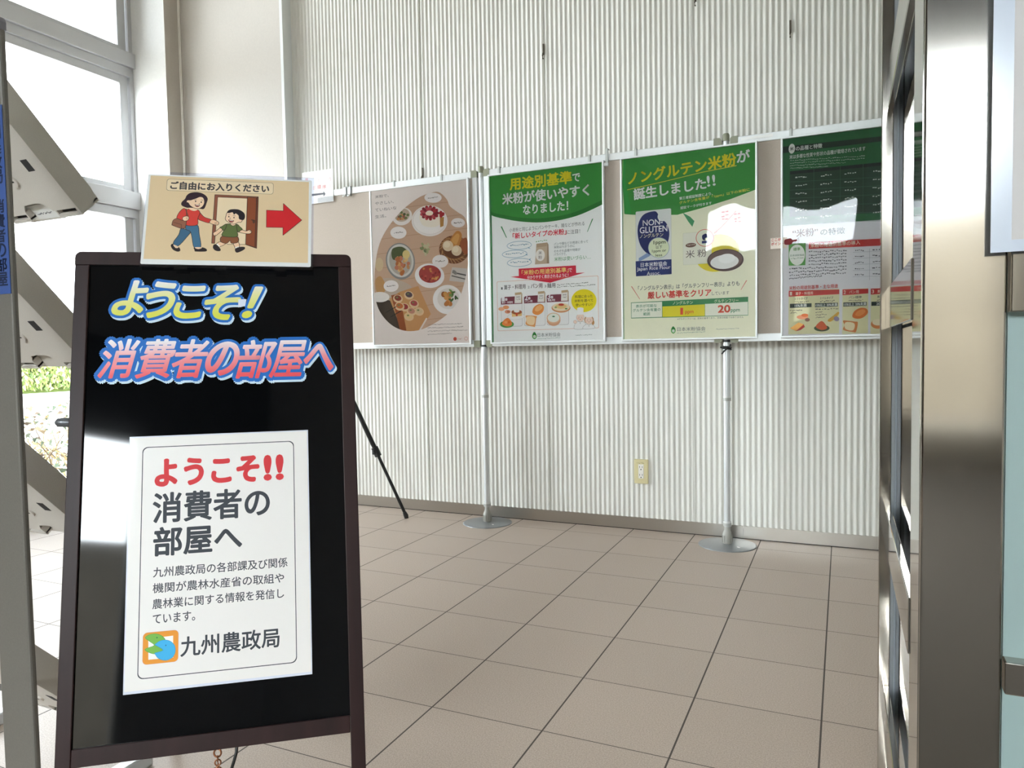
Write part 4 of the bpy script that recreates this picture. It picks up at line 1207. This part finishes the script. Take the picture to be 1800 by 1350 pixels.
INK1 = grad_ink('yellow_white_print', 2, [(LZ(0.438), '#dfe04a'), (LZ(0.475), '#e9e9a0'), (LZ(0.500), '#f4f2ea')])
INK2 = grad_ink('red_white_print', 2, [(LZ(0.325), '#f0525a'), (LZ(0.358), '#f39ba0'), (LZ(0.388), '#f3eef0')])
s = slogan('welcome', [('よ', 138, 390, 180, 240), ('う', 390, 592, 193, 250), ('こ', 588, 806, 210, 225), ('そ', 812, 1062, 212, 240), ('！', 1084, 1226, 212, 215)], INK1)
s.poly([(1050, 190), (1110, 190), (1100, 240), (1050, 250)], '#dfe6f2')
o = s.build('lettering', bd, (0, 0.0008, 0)); o['label'] = 'yellow lettering outlined in blue on the black panel'
s = slogan('room', [('消', 35, 330, 622, 275), ('費', 305, 592, 622, 275), ('者', 572, 835, 622, 272), ('の', 818, 1052, 622, 232), ('部', 1036, 1330, 625, 270), ('屋', 1275, 1545, 624, 262), ('へ', 1530, 1735, 612, 185)], INK2)
o = s.build('lettering', bd, (0, 0.0008, 0)); o['label'] = 'red and white lettering outlined in blue on the black panel'

# ---- A3 notice taped to the black panel
NM = BM_ @ Matrix.Translation(Vector((0.0052, -0.0006, 0.3492)))
nt_ = empty('welcome_notice', M=NM)
tag(nt_, 'white laminated notice with red heading taped low on the black sign board', 'notice')
q = MB(); q.box(-0.1515, 0.1515, 0.0004, 0.0012, 0.0, 0.4300, LAMI, 0.0003); q.build('laminate', nt_)
s = Sheet([(75, 75), (918, 48), (942, 1205), (40, 1298)], [(-0.1515, 0.430), (0.1515, 0.430), (0.1515, 0.0), (-0.1515, 0.0)])
s.ground(-0.1495, 0.1495, 0.0045, 0.4278, mat('notice_paper', '#eeeae6', rough=0.4, coat=0.3), 0.0004)
DK = '#3e4249'
s.rrect((138, 122), (856, 101), (864, 1152), (107, 1222), 0.009, None, DK, 8)
s.text('ようこそ', (200, 245), (683, 227), 118, '#dd3a40', 0.05, res=8); s.text('!!', (715, 226), (797, 222), 108, '#dd3a40', 0.06, res=6)
s.text('消費者の', (187, 408), (735, 388), 136, DK, 0.024, res=8)
s.text('部屋へ', (190, 566), (604, 553), 130, DK, 0.028, res=8)
for k, (tx, xa, ya, xb, yb) in enumerate((('九州農政局の各部課及び関係', 186, 712, 822, 675), ('機関が農林水産省の取組や', 184, 788, 806, 748), ('農林業に関する情報を発信し', 182, 864, 806, 820), ('ています。', 184, 936, 384, 922))):
    s.text(tx, (xa, ya), (xb, yb), 46, '#4a4c52', 0.012, res=5)
s.text('九州農政局', (316, 1068), (784, 1030), 92, DK, 0.018, res=8)
s.rrect((136, 1000), (306, 990), (304, 1138), (134, 1156), 0.007, '#eb9a32', '#c98a8f', 2)
s.poly([(162, 1030), (280, 1016), (280, 1120), (162, 1130)], '#f6f3ee')
gr = [(148, 1026), (160, 1014), (178, 1008), (200, 1007), (222, 1014), (240, 1030), (243, 1050), (236, 1075), (222, 1096), (200, 1102), (172, 1098), (146, 1080), (190, 1062), (168, 1042)]
s.poly(spline(gr, 4), '#79b84c'); s.line(spline(gr, 4), 2, '#4f9a4a', True)
bl = [(198, 1054), (215, 1042), (240, 1036), (266, 1042), (286, 1062), (290, 1090), (280, 1115), (258, 1130), (232, 1132), (208, 1122), (195, 1104), (194, 1098), (232, 1084), (196, 1060)]
s.poly(spline(bl, 4), '#3fb2e6'); s.line(spline(bl, 4), 2, '#2f8fc4', True)
s.ell(203, 1025, 3.5, 3.5, '#2f7d4a', 0, 10); s.ell(245, 1062, 3.5, 3.5, '#2470a8', 0, 10)
s.build('printed_sheet', nt_)

# ---- laminated picture sign leaning on the board's top edge
ua, ub, ur = 0.6239, 0.3518, -0.0148
u0 = Vector((math.cos(ua), math.sin(ua), 0)); n0 = Vector((-math.sin(ua), math.cos(ua), 0)); v0 = Vector((0, 0, 1)) * math.cos(ub) + n0 * math.sin(ub)
u1 = u0 * math.cos(ur) + v0 * math.sin(ur); v1 = v0 * math.cos(ur) - u0 * math.sin(ur)
n1 = v1.cross(u1).normalized()          # away from the viewer
if n1.y < 0: n1 = -n1
cen = Vector((1.0761, -2.2933, 1.1560)) - v1 * 0.1011
SMx = Matrix(((u1.x, n1.x, v1.x, cen.x), (u1.y, n1.y, v1.y, cen.y), (u1.z, n1.z, v1.z, cen.z), (0, 0, 0, 1)))
sg = empty('picture_sign', M=SMx)
tag(sg, 'laminated beige sign with mother, child and red arrow on top of the black board', 'sign')
q = MB(); q.box(-0.1538, 0.1538, 0.0004, 0.0010, 0.0, 0.2022, film('laminate_film', (0.86, 0.88, 0.95, 1), 1.5, 0.08), 0.0); q.build('laminate', sg)
s = Sheet([(258, 68), (1195, 105), (1190, 625), (208, 607)], [(-0.1538, 0.2022), (0.1538, 0.2022), (0.1538, 0.0), (-0.1538, 0.0)])
s.rrect((262, 84), (1182, 120), (1180, 608), (212, 592), 0.003, '#e6e7e6')
s.poly([(274, 92), (1166, 128), (1162, 586), (232, 562)], '#e3c9a1')
INKD = '#443f41'
s.rrect((367, 106), (966, 138), (964, 198), (361, 176), 0.0045, '#ead5b2', INKD, 3.2)
s.text('ご自由にお入りください', (386, 147), (940, 166), 42, INKD, 0.04, res=6)
OL = '#3a2b28'
def K(p): return (353.5 + p[0] * 0.3095, 128.6 + p[1] * 0.3095)      # figure crop to sign crop
def KP(l): return [K(p) for p in l]
def fig(pts, col, n=4, w=3.0): s.blob(KP(pts), col, OL, w, n)
def kpoly(pts, col, w=3.0):
    s.poly(KP(pts), col); s.line(KP(pts), w, OL, True)
# doorway and open leaf
kpoly([(910, 230), (1700, 268), (1670, 1210), (1470, 1140), (1500, 295), (965, 272), (905, 1118), (850, 1115)], '#8f5640')
s.poly(KP([(965, 280), (1497, 300), (1465, 1138), (1120, 1130), (930, 800)]), '#ecd6b2')
kpoly([(1502, 270), (1668, 290), (1640, 1190), (1470, 1138)], '#8d4a2c'); kpoly([(1668, 290), (1702, 268), (1672, 1210), (1640, 1190)], '#6e3a26')
s.line(KP([(1640, 700), (1575, 690)]), 5, OL); s.ell(*K((1620, 720)), 6, 9, '#5a3a2a', 0, 16, OL, 2)
s.line(KP([(1130, 1136), (1465, 1138)]), 2.5, OL)
# mother
fig([(375, 860), (290, 850), (250, 960), (150, 1110), (240, 1165), (400, 1000), (470, 900)], '#3f6784')
fig([(400, 780), (590, 780), (625, 950), (652, 1185), (530, 1190), (490, 1000), (460, 900), (380, 860)], '#44708e')
fig([(145, 1130), (110, 1160), (150, 1230), (230, 1265), (275, 1245), (250, 1190), (200, 1200)], '#2e2524'); s.blob(KP([(150, 1140), (230, 1170), (240, 1200), (190, 1200)]), '#efcfae')
fig([(530, 1200), (545, 1240), (560, 1262), (740, 1262), (752, 1225), (680, 1195), (620, 1215)], '#2e2524'); s.blob(KP([(550, 1190), (650, 1188), (670, 1205), (610, 1222), (560, 1210)]), '#efcfae')
fig([(590, 520), (640, 560), (720, 640), (840, 685), (810, 745), (690, 715), (600, 665)], '#cf3c34')
fig([(840, 690), (900, 690), (975, 730), (970, 775), (920, 782), (815, 745)], '#eec5a0'); s.line(KP([(900, 745), (950, 730)]), 2, OL); s.line(KP([(905, 765), (955, 755)]), 2, OL)
fig([(440, 490), (520, 530), (590, 505), (640, 560), (600, 660), (585, 785), (385, 785), (390, 680), (330, 560)], '#d8443a')
fig([(350, 480), (270, 540), (215, 650), (260, 740), (330, 720), (380, 640), (390, 540)], '#d8443a')
fig([(150, 700), (215, 665), (320, 700), (385, 690), (380, 800), (350, 845), (280, 842), (140, 790), (128, 770)], '#93604a'); s.line(KP([(160, 735), (300, 775), (300, 840)]), 2, OL); s.line(KP([(385, 490), (395, 560), (420, 620)]), 7, '#6e4436')
fig([(330, 640), (390, 622), (435, 640), (425, 690), (360, 712), (320, 680)], '#f0cba8'); s.line(KP([(380, 650), (425, 655)]), 2, OL); s.line(KP([(382, 672), (420, 676)]), 2, OL)
s.blob(KP([(440, 470), (590, 480), (580, 515), (520, 528), (450, 500)]), '#f2d0ae')
fig([(560, 190), (660, 205), (740, 250), (775, 310), (755, 380), (735, 440), (700, 490), (620, 480), (470, 465), (400, 465), (310, 425), (310, 370), (370, 310), (400, 250), (460, 205)], '#35222c')
fig([(470, 330), (560, 300), (640, 270), (700, 290), (720, 370), (690, 440), (620, 485), (540, 478), (460, 430), (425, 380), (395, 370), (400, 340), (430, 330)], '#f3d2b0')
s.blob(KP([(420, 330), (480, 322), (560, 305), (650, 268), (700, 285), (690, 240), (560, 215), (450, 260)]), '#35222c')
for e in ((560, 352), (662, 368)): s.ell(*K(e), 3.4, 5, '#38282a', 0, 12)
s.line(KP([(530, 325), (575, 320)]), 2.2, OL); s.line(KP([(655, 325), (695, 335)]), 2.2, OL); s.line(KP([(628, 385), (632, 400), (615, 402)]), 2, OL)
s.blob(KP([(545, 412), (590, 418), (635, 420), (610, 450), (570, 448)]), '#9a3d35', OL, 2); s.poly(KP([(556, 417), (628, 422), (620, 430), (562, 426)]), '#f7efe4')
# boy
fig([(1010, 1090), (960, 1110), (930, 1150), (1000, 1180), (1110, 1120)], '#f0cba8'); fig([(1240, 1090), (1270, 1180), (1290, 1215), (1355, 1190), (1340, 1100)], '#f0cba8')
s.poly(KP([(955, 1120), (935, 1140), (990, 1185), (1005, 1172)]), '#f4efe6'); s.poly(KP([(1278, 1190), (1345, 1172), (1352, 1200), (1286, 1222)]), '#f4efe6')
fig([(890, 1150), (930, 1140), (985, 1190), (1012, 1240), (985, 1258), (920, 1245), (880, 1200)], '#282224'); fig([(1285, 1222), (1350, 1192), (1440, 1188), (1455, 1215), (1400, 1255), (1320, 1284), (1288, 1265)], '#282224')
fig([(1050, 985), (1310, 990), (1335, 1095), (1215, 1118), (1185, 1070), (1120, 1122), (1012, 1082)], '#8a5535')
fig([(1120, 770), (1180, 765), (1240, 795), (1310, 770), (1360, 820), (1320, 900), (1310, 1000), (1045, 985), (1075, 880), (1060, 830)], '#5f6e3c')
fig([(1120, 765), (1040, 810), (1002, 830), (1050, 880), (1100, 860)], '#5f6e3c'); fig([(1310, 775), (1370, 820), (1412, 868), (1355, 915), (1320, 890)], '#5f6e3c')
fig([(1008, 838), (940, 890), (880, 930), (890, 975), (930, 978), (965, 950), (1045, 880)], '#f0cba8'); s.line(KP([(915, 960), (930, 978)]), 2, OL)
fig([(1405, 875), (1480, 895), (1540, 875), (1580, 905), (1550, 942), (1450, 940), (1355, 912)], '#f0cba8'); s.line(KP([(1545, 895), (1572, 908)]), 2, OL)
fig([(1200, 740), (1290, 750), (1280, 785), (1235, 798), (1195, 770)], '#f0cba8', 4, 2)
fig([(1140, 560), (1280, 540), (1370, 640), (1410, 690), (1385, 735), (1340, 735), (1250, 770), (1150, 730), (1102, 680), (1115, 610)], '#f3d2b0')
fig([(1135, 560), (1170, 515), (1250, 500), (1350, 510), (1430, 560), (1455, 620), (1440, 680), (1405, 690), (1355, 670), (1345, 610), (1290, 570), (1260, 590), (1235, 550), (1180, 560)], '#241c22')
for e in ((1165, 632), (1258, 650)): s.ell(*K(e), 3.2, 4.6, '#38282a', 0, 12)
s.line(KP([(1145, 595), (1190, 585)]), 2.2, OL); s.line(KP([(1240, 610), (1285, 620)]), 2.2, OL); s.line(KP([(1190, 650), (1180, 668), (1200, 670)]), 2, OL)
s.blob(KP([(1160, 690), (1210, 700), (1255, 705), (1230, 735), (1180, 728)]), '#9a3d35', OL, 2); s.poly(KP([(1170, 696), (1245, 707), (1238, 714), (1176, 705)]), '#f7efe4')
# red arrow
arw = [(927, 288), (1022, 292), (1022, 250), (1126, 344), (1020, 430), (1020, 386), (926, 384)]
s.poly(arw, '#d2252b'); s.line(arw, 3, '#5e2024', True)
s.build('printed_sheet', sg)
for xa, xb in ((395, 470), (625, 690), (965, 1030)):
    q = MB(); xx = [-0.1538 + (x - 205) / 985 * 0.3076 for x in (xa, xb)]
    q.box(xx[0], xx[1], -0.0003, 0.0003, -0.004, 0.007, film('clear_tape', (0.95, 0.95, 0.95, 1), 1.4, 0.1)); q.build('tape', sg)

# ================================================================== LEAFLET RACK at the far left
RKX = 0.770
rk = empty('leaflet_rack', (RKX, -2.53, 0))
tag(rk, 'tall grey leaflet rack with slanted plastic trays, cut off by the left edge', 'rack')
for dx in (0.0, -0.50):
    q = MB()
    q.box(dx - 0.062, dx + 0.030, -0.006, 0.006, 0.03, 1.482, RACKGREY, 0.004)
    q.build('upright', rk)
    q = MB()
    pr = [(dx + 0.0305, 1.476), (dx + 0.0305, 1.490)] + [(dx - 0.016 + 0.0465 * math.cos(math.radians(a)), 1.490 + 0.018 * math.sin(math.radians(a))) for a in range(15, 180, 15)] + [(dx - 0.0625, 1.490), (dx - 0.0625, 1.476)]
    q.prism(pr, -0.0066, 0.0066, mat('cap_grey', '#85838a', rough=0.4)); q.build('end_cap', rk)
    q = MB(); q.box(dx - 0.037, dx - 0.005, -0.22, 0.268, 0.0, 0.030, mat('pale_foot', '#c9ccce', rough=0.35, metal=0.3), 0.004); q.build('foot', rk)
# blue name strip on the upright
s = Sheet([(0, 0), (1, 0), (1, 1), (0, 1)], [(0, 0), (1, 0), (1, -1), (0, -1)])
s.ground(-0.055, 0.0285, 1.015, 1.345, mat('blue_strip', '#3b5a9c', rough=0.35))
for i, ch in enumerate('九州農政局 消費者の部屋'):
    if ch == ' ': continue
    zc = 1.325 - i * 0.0258
    s.text(ch, (-0.010, -zc), (0.0215, -zc), 0.0235, '#1d2742', 0.03)
s.build('name_strip', rk, (0, -0.0070, 0))
e1 = Vector((0, -0.683, 0.73)); nI = Vector((0, 0.73, 0.683))
def tray(x, y, z, card):
    M_ = Matrix(((1, nI.x, e1.x, x), (0, nI.y, e1.y, y), (0, nI.z, e1.z, z), (0, 0, 0, 1)))   # local x right, y into the tray, z up the slope
    xa, xb, T, L = -0.083, 0.139, 0.056, 0.315
    o = MB()
    notch = [(-0.024, 0.0), (-0.026, 0.018), (-0.012, 0.034), (0.012, 0.037), (0.040, 0.036), (0.058, 0.024), (0.070, 0.0)]
    pts = [(xa, 0.0)] + notch + [(xb, 0.0), (xb, L), (xa, L)]
    # back plate with the thumb notch, open slots at the bottom end
    o.prism([(xa, 0.014)] + [(-0.0247, 0.014)] + notch[1:-1] + [(0.0645, 0.014), (xb, 0.014), (xb, L), (xa, L)], 0.0, 0.0025, PLASTIC)
    for a, c in ((xa, -0.024), (0.070, xb)):
        o.box(a, c, 0.0, T, -0.004, 0.004, PLASTIC)
        o.box(a + 0.006, c - 0.006, 0.010, 0.013, 0.0, 0.016, SLOT_SHADE)  # dark strip paints the shade inside the slot
        o.box(a, a + 0.004, 0.0, T, 0.0, 0.02, PLASTIC); o.box(c - 0.004, c, 0.0, T, 0.0, 0.02, PLASTIC)
    side = [(0.0, -0.004), (0.040, 0.002), (T, 0.022), (T, L - 0.03), (T - 0.015, L), (0.0, L)]
    o.prism(side, xb, xb + 0.003, PLASTIC, 'x'); o.prism(side, xa - 0.003, xa, PLASTIC, 'x')
    o.box(xa, xb, T - 0.003, T, 0.022, 0.19, PLASTIC)
    o.box(-0.058, 0.060, 0.0160, 0.0175, -0.014, 0.055, PLASTIC)
    t = o.build('tray', rk)
    t.matrix_parent_inverse = Matrix.Identity(4)
    t.matrix_local = Matrix.Translation(-Vector((RKX, -2.53, 0))) @ M_
    q = MB(); q.box(0.088, 0.108, -0.0006, 0.0, 0.106, 0.132, SLOT_SHADE, 0.0); q.build('hole_shade_patch', t)  # dark patch on the plate paints a hole's shade
    q = MB(); q.tube([(0.020, -0.004, 0.092), (0.020, 0.0, 0.092)], 0.0135, PLASTIC, 20); q.box(0.014, 0.026, -0.0045, -0.0038, 0.0905, 0.0935, SLOT_SHADE); q.build('knob', t)
    if card:
        q = MB(); q.box(-0.040, 0.050, 0.0148, 0.0158, -0.009, 0.026, PAPER); cd = q.build('label_card', t)
        s = Sheet([(0, 0), (80, 0), (80, 33), (0, 33)], [(-0.040, 0.026), (0.05, 0.026), (0.05, -0.009), (-0.040, -0.009)])
        s.greek((22, 20), (66, 20), 6, '#5d5f63', 12); s.build('printed_line', cd, (0, 0.0145, 0))
    return t
for z, c in ((1.204, 1), (0.879, 0), (0.504, 0), (0.097, 0)):
    tray(0.535, -2.310, z, c)
for z in (1.38, 1.05, 0.68, 0.28):
    q = MB(); q.tube([(-0.475, 0.0, z), (-0.025, 0.0, z)], 0.0055, RACKGREY, 10); q.build('crossbar', rk)
    q = MB(); q.box(-0.235, -0.215, 0.0, 0.06, z - 0.012, z + 0.0, RACKGREY); q.build('tray_bracket', rk)

# ================================================================== TRIPOD behind the board
tp = empty('tripod', (-0.40, -0.339, 0))
tag(tp, 'black telescopic tripod, one leg leaning out from behind the sign board', 'tripod')
ap = Vector((0, 0, 1.19))
for k in range(3):
    a = math.radians(36.2 + 120 * k)
    ft = Vector((0.496 * math.cos(a), 0.496 * math.sin(a), 0.008))
    d = (ap - ft)
    jo = ft + d * 0.305
    q = MB(); q.tube([jo, ft + d * 0.97], 0.0125, BLACK, 12)
    q.tube([ft + d * 0.012, jo], 0.0085, BLACK, 12)
    lg = q.build('leg', tp)
    q = MB(); q.tube([ft + d * 0.285, ft + d * 0.325], 0.019, BLACK, 10); q.box(-0.006, 0.006, -0.032, -0.012, -0.012, 0.012, BLACK, 0.002, Matrix.Translation(ft + d * 0.305)); q.build('leg_clamp', lg)
    q = MB(); q.tube([ft + Vector((0, 0, -0.008)), ft + d * 0.006, ft + d * 0.022], [0.011, 0.013, 0.010], BLACK, 12); q.build('rubber_foot', lg)
q = MB(); q.tube([(0, 0, 1.13), (0, 0, 1.22)], 0.028, BLACK, 16); q.build('head', tp)

# ================================================================== GLASS DOOR, POST AND SCREEN at the right
gd = empty('glass_door', (2.239, -1.75, 0))
tag(gd, 'glass door leaf seen edge on with stainless stile and four horizontal guard bars', 'door')
def part(name, *boxes, parent=gd):
    q = MB()
    for bx in boxes: q.box(*bx[:6], bx[6], bx[7] if len(bx) > 7 else 0.0015)
    return q.build(name, parent)
part('stile', (-0.029, -0.0085, 0.0, 0.03, 0.0, 3.9, STEEL), (0.0085, 0.029, 0.0, 0.03, 0.0, 3.9, STEEL), (-0.0085, 0.0085, 0.012, 0.03, 0.0, 3.9, STEEL))
part('rubber_seal', (-0.0085, 0.0085, 0.004, 0.012, 0.0, 3.9, RUBBER), (-0.002, 0.002, 0.001, 0.005, 0.0, 3.9, mat('light_seal', '#9ba3ab', rough=0.35)))
for z0, z1, m_ in ((1.343, 1.42, STEEL), (0.928, 1.004, STEEL_POL), (0.510, 0.582, STEEL_POL), (0.140, 0.217, STEEL)):
    part('guard_bar', (-0.0200, -0.009, -0.584, -0.001, z0, z1, m_), (0.009, 0.0200, -0.584, -0.001, z0, z1, m_))
q = MB(); q._geo([(0, -0.584, 0.03), (0, 0.0, 0.03), (0, 0.0, 3.88), (0, -0.584, 3.88)], [(0, 1, 2, 3)], GLASS_G); q.build('pane', gd)
part('bottom_shoe', (-0.012, 0.012, -0.584, -0.001, 0.0, 0.035, STEEL))
q = MB(); q.box(2.2215, 2.2985, -2.45, -2.336, 0.0, 3.9, STEEL, 0.0025); q.box(2.2208, 2.2216, -2.4465, -2.337, 0.0, 3.9, STEEL_POL)
o = q.build('steel_post'); tag(o, 'wide brushed stainless steel post at the right', 'post')
# screen right of the post
sc_ = empty('glass_screen', (2.30, -2.44, 0))
tag(sc_, 'pale teal frosted glass screen with stainless bars at the right edge', 'glass screen')
FROST = mat('frosted_teal_glass', '#b4cbc9', rough=0.35, spec=0.4)
FROST.node_tree.nodes['Principled BSDF'].inputs['Transmission Weight'].default_value = 0.35
FROST.node_tree.nodes['Principled BSDF'].inputs['Roughness'].default_value = 0.5
q = MB(); q.box(0.002, 1.6, 0.006, 0.014, 0.02, 3.88, FROST); q.build('pane', sc_)
part('bar', (0.001, 1.6, -0.014, 0.005, 0.930, 0.998, STEEL), parent=sc_)
part('bar', (0.001, 1.6, -0.014, 0.005, 0.527, 0.562, STEEL), parent=sc_)
part('bottom_shoe', (0.001, 1.6, -0.006, 0.022, 0.0, 0.06, STEEL), parent=sc_)
# laminated sheet on the screen
ls = empty('laminated_sheet', (2.389, -2.468, 0.9905))
tag(ls, 'blank looking laminated white sheet at the top right edge, over the steel post', 'sheet')
q = MB(); q.box(-0.1085, 0.1085, 0.0, 0.0008, 0.0, 0.31, mat('milky_laminate', '#cdd5e2', rough=0.18, spec=0.5)); q.build('laminate', ls)
q = MB(); q.box(-0.0905, 0.0905, -0.0003, 0.0002, 0.012, 0.298, mat('sheet_paper', '#cfcbc9', rough=0.5)); q.build('paper', ls)
q = MB(); q.tube([(0.0, 0.0008, 0.27), (0.0, 0.014, 0.27)], 0.012, SOCKET, 14); q.build('stand_off', ls)

# ---- ball chain of the window blind
b = MB()
for k in range(2):
    z = 3.8
    x0 = -1.628 + k * 0.007; y0 = 0.020 + k * 0.003
    i = 0
    while z > 0.9:
        b._geo(*(lambda c, r: ([(c[0] + r * math.cos(t) * math.sin(p), c[1] + r * math.sin(t) * math.sin(p), c[2] + r * math.cos(p)) for p in (0.0, PI / 3, 2 * PI / 3, PI) for t in (0, 2 * PI / 5, 4 * PI / 5, 6 * PI / 5, 8 * PI / 5)],
                              [(a * 5 + q, a * 5 + (q + 1) % 5, (a + 1) * 5 + (q + 1) % 5, (a + 1) * 5 + q) for a in range(3) for q in range(5)]))((x0, y0, z - 0.004 * k), 0.0034), SOCKET, True)
        z -= 0.0078
    b.tube([(x0, y0, 0.9), (x0, y0, 3.8)], 0.001, SOCKET, 5)
o = b.build('blind_chain'); tag(o, 'white ball chain of a window blind hanging beside the window pier', 'chain')
